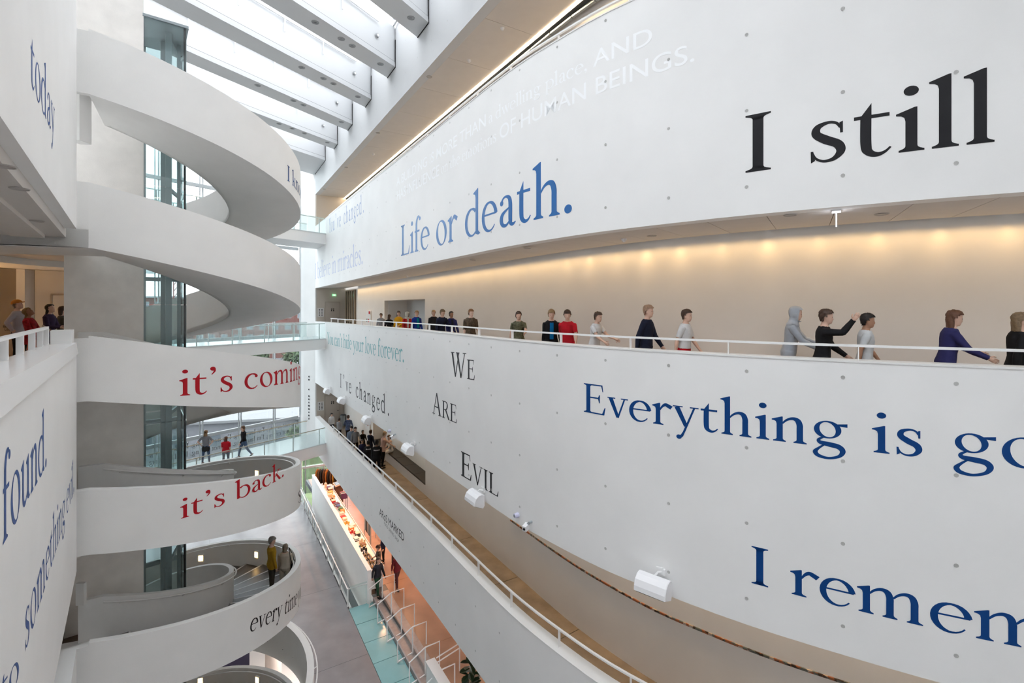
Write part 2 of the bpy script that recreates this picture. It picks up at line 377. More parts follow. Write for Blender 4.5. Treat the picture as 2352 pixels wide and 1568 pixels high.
for k, (zf, nm) in enumerate(((F0, 'middle'), (F1, 'upper'))):
    e = MB().box((*on_end(1.25 if k == 0 else 1.9, .1), zf+(2.55 if k == 0 else 1.7)), (.26, .05, .13), mtx=EM).build('exit_sign', flat('exit_sign_green', (.2, .7, .3), emis=(.35, .95, .45), estr=.6))
    tag(e, 'small green exit sign on the end wall of the %s gallery' % nm, 'exit sign')
    MB().box((*on_end(1.25 if k == 0 else 1.9, .13), zf+(2.55 if k == 0 else 1.7)), (.12, .01, .1), mtx=EM).build('exit_symbol', flat('sign_white', (.9, .9, .9), emis=(1, 1, 1), estr=.4), e)
# tall glazed lift door at the far end of the middle gallery
p = Vector(RW.at(ucolo(RW, 805, 1.98), 1.98)); t = RW.tan(ucolo(RW, 805, 1.98)); TM = Matrix((Vector((*t, 0)), Vector((-t[1], t[0], 0)), Vector((0, 0, 1)))).transposed()
d3 = struct(MB().box((p[0], p[1], F0+1.4), (2.6, .05, 2.95), mtx=TM).build('window_1', flat('dark_bronze_glass', (.10, .075, .05), .2)))
for k in range(5): MB().box((p[0]+t[0]*(-1.25+.625*k), p[1]+t[1]*(-1.25+.625*k), F0+1.4), (.07, .12, 2.95), mtx=TM).build('window_mullion', flat('pale_bronze', (.45, .36, .26)), d3)
for zz in (.75, 2.85): MB().box((p[0], p[1], F0+zz), (2.6, .12, .07), mtx=TM).build('window_transom', flat('pale_bronze', (.45, .36, .26)), d3)

# rails on the parapets
def railing(name, label, cv, off, zr, zb, sr, sb, cols, u0, u1, w=.05):
    r = thing(name, label, 'railing')
    P, us = cv.offset(off, u0, u1); mb = MB()
    A, _ = cv.offset(off-w/2, u0, u1); Bq, _ = cv.offset(off+w/2, u0, u1)
    ribbon(mb, A, Bq, [zr+sag(u, sr)-.035 for u in us], [zr+sag(u, sr) for u in us]).build('rail', 'paint', r, smooth=False)
    for x in cols:
        u = cv.ucol(x) if x > 60 else x
        p = cv.at(u, off); t = cv.tan(u); z0, z1 = zb+sag(u, sb), zr+sag(u, sr)-.03
        mb = MB(); mb.bar((*p, z0), (*p, z1), .012, .065, up=(-t[1], t[0], 0)); 
        mb.build('post', 'paint', r)
    return r
railing('balcony_railing', 'white rail on short posts along the middle gallery parapet', RW, .13, 1.01, .78, -.16, -.2,
        (756, 771, 787, 805, 825, 848, 873.6, 903, 938, 978, 1029, 1091, 1167, 1279, 1441, 1669, 1974, 2420), RW.ucol(755), RW.L-1)
railing('balcony_railing', 'white rail on short posts along the sloping lower gallery parapet', RW, .15, -5.36, -5.76, -.42, -.3,
        (761, 772, 786, 804, 828, 847, 872, 901, 938, 981, 1028, 1088, 1163, 1273, 1440), RW.ucol(757), 33)
railing('balcony_railing', 'thin white rail above the upper gallery parapet', RW, .10, 7.42, 7.22, -.1, 0,
        (770, 785, 800, 820, 845, 875, 903, 937, 976, 1026, 1090, 1166, 1276, 1440), RW.ucol(752), 36)

# formwork tie holes: rows of small mortar plugs in the concrete
def tieholes(parent, cv, zs, us, r=.028):
    mb = MB()
    for u in us:
        t = cv.tan(u); T = Vector((*t, 0)); N = Vector((t[1], -t[0], 0))
        for z in zs:
            c = Vector((*cv.at(u, -.004), z+sag(u, -.12))); n = 8
            mb.loft([[c+N*.002+(T*cos(2*pi*j/n)+Vector((0, 0, 1))*sin(2*pi*j/n))*q for j in range(n)] for q in (r, r*.55)], caps=False)
            mb.add([c-N*.003+(T*cos(2*pi*j/n)+Vector((0, 0, 1))*sin(2*pi*j/n))*r*.6 for j in range(n)], [tuple(range(n))])
    return stuff(mb.build('tie_hole', 'hole', parent))
ucs = [RW.ucol(x) for x in (1128.6, 1194, 1280, 1391, 1536, 1715, 1936, 2196)]
du = 1.26; ucs += [ucs[0]-du*k for k in range(1, 15)] + [ucs[-1]+du*k for k in (1, 2)]
zr = lambda s_: EYE+s_*1.2
tieholes(B0, RW, [zr(-.845), zr(-1.86), zr(-2.86), zr(-3.86)], ucs)
tieholes(B1, RW, [zr(1.60), zr(2.61), zr(3.62), zr(4.6)], ucs)
tieholes(BM, RW, [-6.5, -7.7], [u+.4 for u in ucs if u < 26])
B1 and tieholes(B2, SL, [10.2, 11.4], [1.2+1.26*k for k in range(20)], .02)
# ================================================================ LEFT GALLERY
def leftband(name, z0, z1): 
    A = [LW.at(0, 0), LW.at(LW.L, 0)]; Bq = [LW.at(0, -.45), LW.at(LW.L, -.45)]
    return struct(ribbon(MB(), A, Bq, z0, z1).build(name, 'wall'))
L1 = leftband('wall_left_upper', 3.16, 9.2); L0 = leftband('wall_left_lower', -3.85, .83)
MB().add([(*LW.at(0, .0), .83), (*LW.at(LW.L, .0), .93), (*LW.at(LW.L, -.45), .93), (*LW.at(0, -.45), .83), (*LW.at(0, .03), .60), (*LW.at(LW.L, .03), .66), (*LW.at(LW.L, -.45), .66), (*LW.at(0, -.45), .6)],
         [(0, 1, 2, 3), (4, 7, 6, 5), (0, 4, 5, 1), (1, 5, 6, 2), (2, 6, 7, 3), (3, 7, 4, 0)]).build('parapet_cap', flat('glossy_cap_paint', (.82, .82, .82), .2), L0)
pe = LW.at(.16, -.2); MB().box((pe[0], pe[1], .93), (.40, .32, .34), rz=atan2(LW.t[0][1], LW.t[0][0])).build('parapet_pier', 'wall2', L0)
# left rail on broad flat posts
lr = thing('balcony_railing', 'white rail on broad flat posts on the left gallery parapet', 'railing')
MB().bar((*LW.at(.4, -.40), 1.16), (*LW.at(LW.L-.3, -.40), 1.16), .055, .05).build('rail', 'paint', lr)
for u in (.55, 1.35, 2.25, 3.35, 4.5, 5.7, 7.0):
    p = LW.at(u, -.40); t = LW.t[0]; MB().bar((*p, .8), (*p, 1.14), .02, .085, up=(-t[0]*.2+t[1], -t[1]*.2-t[0], 0)).build('post', 'paint', lr)
# floor, ceiling, back walls of the left gallery (middle level)
LG = struct(MB().prism([(-9.2, 10.0), (-3.1, 2.2), (-9, 1.0), (-24, 6), (-24, 19), (-14.8, 19), (-11.4, 12.9), (-9.2, 11.2)], F0-.3, F0).build('floor_gallery_left', 'floorb'))
LC = struct(MB().prism([(-9.15, 9.9), (-3.0, 2.2), (-9, 1.0), (-24, 6), (-24, 19), (-14.8, 19), (-11.6, 13.2)], 3.0, 3.2).build('ceiling_gallery_left', flat('pale_ceiling', (.66, .63, .60), .8)))
A = [LW.at(0, -.47), LW.at(LW.L, -.47)]; Bq = [LW.at(0, -.95), LW.at(LW.L, -.95)]
ribbon(MB(), A, Bq, 2.93, 2.999).build('ceiling_panel', 'soffit', LC)
bw = struct(MB().bar((-26, 17.2, 1.5), (-17.35, 17.2, 1.5), .3, 3.7).build('wall_gallery_left', flat('brown_grey_wall', (.33, .28, .23), .8)))
MB().bar((-17.35, 17.1, 1.5), (-17.05, 17.1, 1.5), .35, 3.7).build('wall_pilaster', 'wall2', bw)
MB().bar((-17.05, 17.4, 1.5), (-16.6, 17.4, 1.5), .2, 3.7).build('wall_recess', flat('grey_beige', (.40, .36, .33)), bw)
MB().bar((-16.62, 16.95, 1.5), (-14.95, 16.95, 1.5), .2, 3.7).build('wall_panel', flat('pale_cool_wall', (.55, .55, .55)), bw)
d4 = struct(MB().box((-15.45, 16.83, F0+1.05), (1.0, .06, 2.1)).build('door_3', flat('pale_door', (.58, .58, .58))))
for sx in (-.53, .53): MB().box((-15.45+sx, 16.81, F0+1.05), (.05, .08, 2.14)).build('door_frame', flat('grey_beige', (.40, .36, .33)), d4)
MB().box((-15.45, 16.81, F0+2.13), (1.1, .08, .05)).build('door_frame', flat('grey_beige', (.40, .36, .33)), d4)
MB().box((-15.84, 16.76, F0+1.0), (.05, .05, .16)).build('door_handle', 'black', d4)
# lower left gallery, half hidden below the left wall
struct(MB().prism([(-9.0, 10.0), (-5.5, 5.5), (-16, 4), (-18, 14), (-11.6, 13.0)], FM-.3, FM).build('floor_gallery_lower_left', 'floorb'))
struct(MB().prism([(-9.3, 10.1), (-5.8, 5.6), (-16, 4), (-18, 14), (-12.0, 13.0)], -3.7, -3.5).build('ceiling_gallery_lower_left', 'soffit'))
ll = struct(MB().bar((-18, 13.6, -5.1), (-11.0, 11.7, -5.1), .2, 3.4).build('wall_lower_left', flat('warm_light_tinted_wall', (.55, .43, .32))))  # beige wall with warm lamp light put into its colour
pa = struct(ribbon(MB(), [LW.at(0, .0), LW.at(LW.L, .0)], [LW.at(0, -.32), LW.at(LW.L, -.32)], -8.8, -5.42).build('wall_left_parapet', 'wall2'))
struct(MB().bar((-26, 18.2, 0), (-15.2, 18.2, 0), .3, 16).build('wall_left_behind', flat('grey_beige', (.40, .36, .33))))
up = thing('added_uplighter', 'unseen warm fill light added to tint the left gallery ceiling', 'lamp', (-16.9, 13.2, F0)); MB().cyl((0, 0, 0), .16, .03, 16).cyl((0, 0, .03), .02, 1.9, 8).build('stand', 'darkgrey', up); MB().cyl((0, 0, 1.85), .12, .14, 16, .2).build('bowl', 'darkgrey', up)  # unseen lamp, added to warm the left gallery ceiling
l = bpy.data.lights.new('added_uplight', 'AREA'); l.shape = 'DISK'; l.size = .3; l.energy = 80; l.color = (1, .56, .22); o = bpy.data.objects.new('added_uplight', l); COL.objects.link(o); o.parent = up; o.location = (0, 0, 2.02); o.rotation_euler = (pi, 0, 0)
# ceiling spots of the left gallery
spot = MB(); spot.loft([[(r*cos(2*pi*j/16), r*sin(2*pi*j/16), z) for j in range(16)] for r, z in ((.07, .0), (.09, -.012), (.10, 0))], caps=False); spot.add([(.072*cos(2*pi*j/16), .072*sin(2*pi*j/16), -.004) for j in range(16)], [tuple(range(16))])
spot_me = spot.mesh('downlight', flat('downlight_trim', (.45, .43, .41), .5))
for i, (x, y) in enumerate(((10, 381), (45, 433), (85, 507))):
    d = (2.995-EYE)*FPX/(706-y); o = link('recessed_downlight', spot_me, None, (px(x, d), d, 2.995))
    tag(o, 'round recessed downlight in the left gallery soffit, %s the parapet end' % ('furthest from', 'midway to', 'closest to')[i], 'downlight')

# ================================================================ SPIRAL STAIR
SCX, SCY, SR, SRI = -11.6, 14.31, 4.9, 2.92
PITCH = 3.24; FL0, FL1 = -57.0, 147.0
TH = [-60, -57, -46.3, -36.2, -22.3, -9.5, 3.7, 23.6, 53, 83.5, 103.7, 147]
TZ = [-.595, -.60, -.775, -.95, -1.19, -1.41, -1.64, -1.965, -2.32, -2.72, -3.02, -3.84]
def stop(th, n): return EYE+float(np.interp(th, TH, TZ))+PITCH*n-(1.75 if n == -3 else 0)          # top of the balustrade
def sp(th, r, z=None): a = rad(th); p = (SCX+r*cos(a), SCY+r*sin(a)); return p if z is None else (*p, z)
HB = 1.375
stair = thing('spiral_staircase', 'white spiral staircase winding around the glass lift through all floors', 'staircase', (0, 0, 0))
def ringwall(mb, r0, r1, ths, z0, z1):
    A = [sp(t, r1) for t in ths]; Bq = [sp(t, r0) for t in ths]; return ribbon(mb, A, Bq, z0, z1)
tread_n = 20
for n in (2, 1, 0, -1, -2, -3):
    ths = list(np.arange(FL0, FL1+.1, 3.0))
    zt = [stop(t, n) for t in ths]
    ringwall(MB(), SR-.15, SR, ths, [z-HB for z in zt], zt).build('outer_balustrade', 'stairw', stair, smooth=True)
    ringwall(MB(), SRI-.13, SRI, ths, [z-HB for z in zt], zt).build('inner_balustrade', 'stairw', stair, smooth=True)
    ringwall(MB(), SRI-.13, SR-.15, ths, [z-HB for z in zt], [z-HB+.14 for z in zt]).build('soffit', 'stairw', stair, smooth=True)
    # landing
    l0 = FL1; l1 = 360+FL0; zl = stop(FL1, n)
    lt = list(np.arange(l0, l1+.1, 4.0))
    ringwall(MB(), SRI-.13, SR, lt, zl-HB, zl-1.0).build('landing', 'stairw', stair, smooth=True)
    if n in (2, 0, -2):
        lt2 = [t for t in lt]; ringwall(MB(), SR-.15, SR, lt2, zl-HB, zl).build('landing_balustrade', 'stairw', stair, smooth=True)
    li = [t for t in lt if t < 175 or t > 275]
    ringwall(MB(), SRI-.13, SRI, sorted([t for t in lt if t > 293.6]+[293.5]), zl-HB, zl).build('inner_landing_balustrade', 'stairw', stair, smooth=True)
    # handrails on brackets
    for r, nm in ((SR-.21, 'outer_handrail'), (SRI+.07, 'inner_handrail')):
        mb = MB(); mb.tube([sp(t, r, stop(t, n)-.10) for t in ths], .022, 6)
        for t in ths[2::9]: mb.bar(sp(t, r, stop(t, n)-.12), sp(t, r+(.07 if r > 4 else -.08), stop(t, n)-.17), .03)
        mb.build(nm, 'stairw' if r < 4 else 'paint', stair, smooth=True)
    # treads with a white nosing each
    for k in range(tread_n):
        a, b = FL0+(FL1-FL0)*k/tread_n, FL0+(FL1-FL0)*(k+1)/tread_n
        if n in (2, 1) and k > 12: continue
        z = stop(a+2, n)-1.02
        tt = [a, (a+b)/2, b]
        t_ = ringwall(MB(), SRI, SR-.15, tt, z-.2, z).build('tread', 'tread', stair)
        ringwall(MB(), SRI+.02, SR-.17, [b-.9, b-.1], z, z+.004).build('nosing', 'nosing', t_)
# straight landing of the half level above the left gallery
bb = stop(-57, 1)
q0 = Vector(sp(-57, SR)); q1 = q0+Vector((-4.6, -1.5))
bq = bb-HB-.014
MB().add([(*q0, bq), (*q1, bq), (*q1, bb), (*q0, bb)]+[(p[0]-.05, p[1]+2.0, z) for p, z in ((q0, bq), (q1, bq), (q1, bb-.9), (q0, bb-.9))],
         [(0, 1, 2, 3), (4, 7, 6, 5), (0, 4, 5, 1), (1, 5, 6, 2), (2, 6, 7, 3), (3, 7, 4, 0)]).build('half_landing', 'stairw', stair)
# short straight end panels where each turn meets the left wall
for n in (2, 0, -1, -2):
    z = stop(-57, n); a = Vector(sp(-56.6, SR-.075)); b = a-Vector((sin(rad(57)), cos(rad(57))))*.55
    MB().bar((*a, z-HB/2-.025), (*b, z-HB/2-.025), .15, HB-.055).build('end_panel', 'stairw', stair)
MB().box((-9.42, 10.55, 5.9), (.24, .3, 1.5)).build('landing_pier', 'stairw', stair)
MB().box((-10.2, 11.45, -5.22), (.19, .08, .52)).build('end_pier', 'stairw', stair)
# round parapet and lower turn at the ground floor opening
gp = thing('round_parapet', 'curved white parapet around the stair opening in the ground floor', 'parapet')
ringwall(MB(), SR+.2, SR+.42, list(np.arange(-62, 118, 4.0)), FG-.55, FG+.98).build('parapet_wall', 'stairw', gp, smooth=True)
mb = MB(); mb.tube([sp(t, SR+.52, FG+.86) for t in np.arange(-62, 118, 4.0)], .022, 6)
for t in np.arange(-60, 118, 14.0): mb.bar(sp(t, SR+.52, FG+.86), sp(t, SR+.4, FG+.80), .025)
mb.build('handrail', 'paint', gp, smooth=True)
l = bpy.data.lights.new('basement_lamp', 'AREA'); l.shape = 'RECTANGLE'; l.size = 3; l.size_y = 1; l.energy = 200; l.color = (1, .96, .92)
bl = thing('ceiling_lamp', 'wide lamp under the ground floor slab beyond the stair opening', 'lamp', (-9.8, 21.5, FG-.65)); MB().box((0, 0, .06), (3, 1, .08)).build('housing', 'paint', bl); o = bpy.data.objects.new('basement_lamp', l); COL.objects.link(o); o.parent = bl
# step lights on the inside of the outer balustrade
stepl = mat('step_light_glow', (1, .8, .5), .5, emis=(1, .62, .22), estr=9)
for i, (x, y, n, w) in enumerate(((463, 1281, -2, 'left lamp on the turn with the couple'), (592, 1273, -2, 'beside the man in yellow'), (593, 1087, -1, 'just under the rim of the third turn'), (462, 1561, -3, 'left lamp of the bottom turn'), (594, 1560, -3, 'right lamp of the bottom turn'))):
    q = (x-1176)/FPX; A_ = q*q+1; Bc = -2*(q*SCX+SCY); Cc = SCX**2+SCY**2-(SR-.15)**2; d = (-Bc+math.sqrt(Bc*Bc-4*A_*Cc))/(2*A_)
    th = math.degrees(atan2(d-SCY, q*d-SCX)); z = pz(y, d)
    t = thing('step_light', 'small warm stair wall light, '+w, 'wall light', sp(th, SR-.15, z), rad(th))
    MB().box((-.035, 0, 0), (.07, .20, .30)).build('housing', 'paint', t); MB().box((-.074, 0, .02), (.012, .15, .2)).build('lens', stepl, t)

# ================================================================ LIFT SHAFT
pA, pB, pC = Vector((-11.19, 12.08)), Vector((-9.94, 13.05)), Vector((-9.19, 13.64))
dv = (pC-pB).normalized(); nv = Vector((-dv[1], dv[0])); DEP = 1.9
pl = lambda p, a=0, b=0: (p[0]+dv[0]*a+nv[0]*b, p[1]+dv[1]*a+nv[1]*b)
core = MB(); core.prism([pl(pA), pl(pB), pl(pB, 0, .22), pl(pA, 0, .22)], FG-3, 14); core.prism([pl(pA), pl(pA, .22), pl(pA, .22, DEP), pl(pA, 0, DEP)], FG-3, 14)
struct(core.build('wall_core', 'core'))
lift = thing('lift_shaft', 'glass lift shaft with grey steel posts inside the spiral stair', 'lift')
TOPZ = pz(37, pB[1]); 
for z0 in np.arange(FG-3, TOPZ-.1, 3.24):
    z1 = min(z0+3.2, TOPZ)
    for a, b in ((pl(pB, .02), pl(pC)), (pl(pC), pl(pC, 0, DEP)), (pl(pC, 0, DEP), pl(pB, 0, DEP))):
        MB().bar((*a, (z0+z1)/2), (*b, (z0+z1)/2), .016, z1-z0).build('glass_panel', 'liftglass', lift)
for p, w in ((pl(pC, -.03, .03), .05), (pl(pC, -.03, DEP), .06), (pl(pB, .04, DEP), .09), (pl(pB, .58, .62), .15), (pl(pB, .50, 1.3), .16), (pl(pB, .86, 1.2), .09)):
    MB().box((*p, (FG-3+TOPZ)/2), (w, w, TOPZ-FG+3), rz=atan2(dv[1], dv[0])).build('post', 'grey' if w > .06 else 'black', lift)
for z in np.arange(FG+1, TOPZ, 2.16):
    MB().bar((*pl(pB, .05, DEP), z), (*pl(pC, -.05, DEP), z), .08, .12).build('crossbar', 'grey', lift)
    MB().bar((*pl(pB, .58, .62), z+.4), (*pl(pC, -.03, DEP), z+.4), .06, .1).build('crossbar', 'grey', lift)
MB().prism([pl(pB, -.02, -.04), pl(pC, .06, -.04), pl(pC, .06, DEP), pl(pB, -.02, DEP)], TOPZ, TOPZ+.07).build('roof_cap', 'grey', lift)
# ================================================================ FOOTBRIDGES
BD = Vector((-.555, -.832)); BNv = Vector((-.832, .555)); BP = Vector((-11.74, 30.6)); BL = 14.5
brm = flat('white_bridge_paint', (.80, .80, .79), .5)
for zt, zb, nm, desc in ((6.23, 5.55, 'upper', 'highest glass sided footbridge behind the spiral stair'), (-.40, -1.08, 'middle', 'glass sided footbridge at the level of the middle gallery'), (-7.0, -7.72, 'lower', 'lowest glass sided footbridge with three women on it')):
    b = thing('footbridge', desc, 'footbridge', (BP[0], BP[1], zt))
    P = lambda t, w: Vector((BD[0]*t+BNv[0]*w, BD[1]*t+BNv[1]*w))
    wf = P(-.6, 2.9)
    mb = MB(); mb.prism([tuple(P(0, 0)), tuple(P(BL, 0)), tuple(P(BL, 2.9)), (-1.62, 2.64)], zb-zt, -.05); mb.build('deck_slab', brm, b)
    mb = MB(); mb.prism([tuple(P(.03, .03)), tuple(P(BL, .03)), tuple(P(BL, 2.87)), (-1.6, 2.6)], -.05, 0); mb.build('deck_surface', flat('pale_deck_terrazzo', (.55, .57, .58), .25), b)
    mb = MB(); mb.bar((*P(0, -.004), -.03), (*P(BL, -.004), -.03), .03, .05); mb.build('edge_trim', flat('pale_steel', (.62, .66, .66), .4, metal=.3), b)
    for w, t0, side in ((.06, 0, 1), (2.82, -.5, -1)):
        ts = np.arange(.44, BL, 1.75)
        tt = [t0+.03]+list(np.arange(1.31, BL, .875*2))+[BL]
        tt = sorted(tt)
        for i in range(len(tt)-1): 
            MB().bar((*P(tt[i]+.012, w), .49), (*P(tt[i+1]-.012, w), .49), .014, 1.0).build('glass_panel', 'glassb', b)
        for t in ts: MB().bar((*P(t, w+.05*side), 0), (*P(t, w+.05*side), .92), .018, .06, up=(BD[0], BD[1], 0)).build('post', flat('pale_steel', (.62, .66, .66)), b)
        MB().tube([(*P(t0+.03, w+.06*side), .93), (*P(BL, w+.06*side), .93)], .024, 8).build('handrail', 'wood' if nm == 'lower' else flat('pale_steel', (.6, .6, .6)), b)

# ================================================================ GLAZED FACADE
FP = Vector((-15.2, 34.83)); FT = lambda t, o=0: (FP[0]+BD[0]*t+BNv[0]*o, FP[1]+BD[1]*t+BNv[1]*o)
tms = [0, 1.96, 4.24, 6.52, 8.82, 11.1, 13.4, 15.7, 18]; TZS = [FG-.3, EYE-7.8, EYE-1.98, EYE+4.17, EYE+7.35, EYE+10.3, 13.4]
fac = thing('glass_facade', 'tall glazed end wall with grey transoms and paired mullions behind the bridges', 'facade', (0, 0, 0)); 
fac['kind'] = 'structure'; del fac['category']; fac.name = 'window_2'
for i in range(len(tms)-1):
    for k in range(len(TZS)-1):
        MB().bar((*FT(tms[i]+.04), (TZS[k]+TZS[k+1])/2), (*FT(tms[i+1]-.04), (TZS[k]+TZS[k+1])/2), .02, TZS[k+1]-TZS[k]-.06).build('pane', 'glass', fac)
for t in tms:
    MB().box((*FT(t, -.02), (TZS[0]+13.4)/2), (.06, .09, 13.4-TZS[0]), rz=atan2(BD[1], BD[0])).build('mullion', flat('light_grey_steel', (.45, .48, .50), .4), fac)
    MB().box((*FT(t+.28, -.30), (TZS[0]+13.4)/2), (.05, .05, 13.4-TZS[0]), rz=atan2(BD[1], BD[0])).build('tension_post', flat('light_grey_steel', (.45, .48, .50), .4), fac)
for z in TZS[1:-1]: MB().bar((*FT(.3, -.10), z), (*FT(tms[-1], -.10), z), .16, .20).build('transom', flat('light_grey_steel', (.45, .48, .50), .4), fac)
struct(MB().bar((-15.25, 34.95, 2.8), (-13.70, 33.93, 2.8), .2, 21.4).build('wall_end_pier', 'wall'))
gw = struct(MB().bar((-15.1, 34.9, -10.9), (-9.0, 38.2, -10.9), .02, 2.0).build('window_3', 'glass'))
MB().bar((-15.1, 34.9, -9.0), (-9.0, 38.2, -9.0), .02, 1.75).build('pane', 'glass', gw); MB().bar((-15.1, 34.85, -10.0), (-9.0, 38.15, -10.0), .12, .14).build('transom', flat('light_grey_steel', (.45, .48, .50)), gw)
for k in range(6): MB().box((-14.95+1.1*k, 35.0+.6*k, -10), (.06, .06, 3.8)).build('mullion', flat('light_grey_steel', (.45, .48, .50)), gw)

# ================================================================ ROOF
RB = Vector((-.463, -.886)); LP = lambda t: Vector((-13.78+LD[0]*t, 33.88+LD[1]*t))
ZB = EYE+9.34
ROOF = None
ends_t = [3.68, 7.25, 10.77, 14.26, 17.66, 21.1, 24.5, 27.9, 31.4, 34.8, 38.2, 41.6]
dl = MB(); dl.loft([[(r*cos(2*pi*j/14), r*sin(2*pi*j/14), z) for j in range(14)] for r, z in ((.085, .0), (.10, -.015), (.12, -.012), (.125, 0))], caps=False)
dl.add([(.088*cos(2*pi*j/14), .088*sin(2*pi*j/14), -.002) for j in range(14)], [tuple(range(14))]); dl.box((0, 0, -.015), (.09, .02, .02))
dl_me = dl.mesh('spot', flat('spot_grey', (.34, .35, .36), .35, metal=.3))
for k, te in enumerate(ends_t):
    w = .93 if k else 3.9; L_ = 17
    a0, a1 = LP(te)-Vector(LN)*.02, LP(te-w)-Vector(LN)*.02
    c = lambda p, s_, o=0: (p[0]+RB[0]*s_, p[1]+RB[1]*s_)
    mb = MB(); mb.prism([tuple(a0), tuple(a1), c(a1, L_), c(a0, L_)], ZB+.10, ZB+1.55)
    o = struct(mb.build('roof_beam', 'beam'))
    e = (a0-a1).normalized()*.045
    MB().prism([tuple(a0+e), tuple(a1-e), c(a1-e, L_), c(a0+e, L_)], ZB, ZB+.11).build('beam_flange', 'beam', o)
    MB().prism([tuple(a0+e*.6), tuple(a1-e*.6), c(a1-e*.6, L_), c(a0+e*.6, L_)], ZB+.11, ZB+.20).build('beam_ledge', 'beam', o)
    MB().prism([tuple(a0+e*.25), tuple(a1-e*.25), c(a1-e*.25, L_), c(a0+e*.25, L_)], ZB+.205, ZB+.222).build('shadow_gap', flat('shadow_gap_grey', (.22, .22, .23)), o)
    # dark movement joint where the beam meets the wall
    g0, g1 = a0+e*1.2, a1-e*1.2; q = Vector(LN)*.018
    MB().prism([tuple(g0-q*.2), tuple(g1-q*.2), tuple(g1+q), tuple(g0+q)], ZB-.02, ZB+1.05).build('movement_joint', 'black', o)
    if k:
        # white conduit with drops along the side facing the camera
        s1 = a0+e*1.6; mb = MB(); mb.bar((*c(s1, .9), ZB+1.28), (*c(s1, L_), ZB+1.28), .045); 
        mb.build('conduit', 'paint', o)
        for j in range(1, 7): MB().bar((*c(s1, .9+j*1.75), ZB+1.6), (*c(s1, .9+j*1.75), ZB+.78), .035).build('conduit_drop', 'paint', o)
        t_ = thing('beam_sensor', 'small round sensor on the side of the %s roof beam from the glazed end' % ('first', 'second', 'third', 'fourth', 'fifth', 'sixth', 'seventh', 'eighth', 'ninth', 'tenth', 'eleventh', 'twelfth')[k], 'sensor', (*c(a0+e*1.2, 1.0), ZB+.72), rz=atan2(RB[1], RB[0])+pi)
        MB().tube([(0, 0, 0), (0, -.05, 0)], [.09, .07], 12).build('sensor_body', flat('spot_grey', (.34, .35, .36)), t_); MB().tube([(0, -.05, 0), (0, -.06, 0)], [.05, .05], 10).build('sensor_face', 'paint', t_)
ORD = ['first', 'second', 'third', 'fourth', 'fifth', 'sixth', 'seventh', 'eighth', 'ninth', 'tenth', 'eleventh', 'twelfth', 'thirteenth']
names = {1: 'farthest beam of the row', 2: 'second beam from the far end', 3: 'third beam from the far end', 4: 'fourth beam from the far end', 5: 'beam nearest the camera'}
for bi, pts in ((5, ((944, 41),)), (4, ((724, 51), (784, 89), (809, 105), (874, 147))), (3, ((693, 155), (743, 180), (766, 192), (822, 222))), (2, ((592, 196), (674, 231), (697, 241), (784, 280))), (1, ((641, 284), (671, 295), (699, 306), (752, 327)))):
    for j, (x, y) in enumerate(pts):
        d = 9.34*FPX/(706-y); o = link('roof_spotlight', dl_me, None, (px(x, d), d, ZB-.002))
        tag(o, 'round spotlight under the %s, %s along it from the left' % (names[bi], ('first', 'second', 'third', 'fourth')[j]), 'spotlight')
# skylight: panes between slim white bars over the whole street
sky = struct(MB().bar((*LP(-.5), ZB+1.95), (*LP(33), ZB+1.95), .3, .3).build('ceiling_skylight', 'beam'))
for k in range(len(ends_t)-1):
    ta, tb = ends_t[k]-.05, ends_t[k+1]-.88
    for j in range(9):
        a, b_ = .15+j*1.9, .15+(j+1)*1.9-.07
        q = [LP(ta)+RB*a, LP(tb)+RB*a, LP(tb)+RB*b_, LP(ta)+RB*b_]
        MB().prism([tuple(p) for p in q], ZB+1.62, ZB+1.64).build('pane', 'skyglass', sky)
    for j in range(10): 
        a = .11+j*1.9; MB().bar((*(LP(ta)+RB*a), ZB+1.6), (*(LP(tb)+RB*a), ZB+1.6), .07, .10).build('glazing_bar', 'beam', sky)
    for f in (.25, .5, .75):
        q0, q1 = LP(ta+(tb-ta)*f)+RB*.1, LP(ta+(tb-ta)*f)+RB*17; MB().bar((*q0, ZB+1.6), (*q1, ZB+1.6), .05, .08).build('glazing_bar', 'beam', sky)
A, us = SL.offset(.25); Bq, _ = SL.offset(6); struct(ribbon(MB(), A, Bq, 13.2, 13.4).build('roof_right', 'beam'))
struct(MB().prism([(3, 3.5), (10, 9), (17, 9), (17, -10), (11, -10)], 13.2, 13.4).build('roof_near', 'beam'))
struct(MB().prism([(-22, 20), (-12.2, 1.7), (-6.5, -9.5), (-32, -9.5), (-32, 26), (-24, 26)], 12.3, 12.6).build('roof_left', 'beam'))
struct(MB().bar((-26, -9, 0), (-26, 26, 0), .3, 28).build('wall_far_left', 'wall2'))
struct(MB().box((-4, -9, 0), (60, .3, 28)).build('wall_back', 'wall2'))
struct(MB().bar((16, -9, 0), (13, 8, 0), .3, 28).build('wall_back_right', 'wall2'))

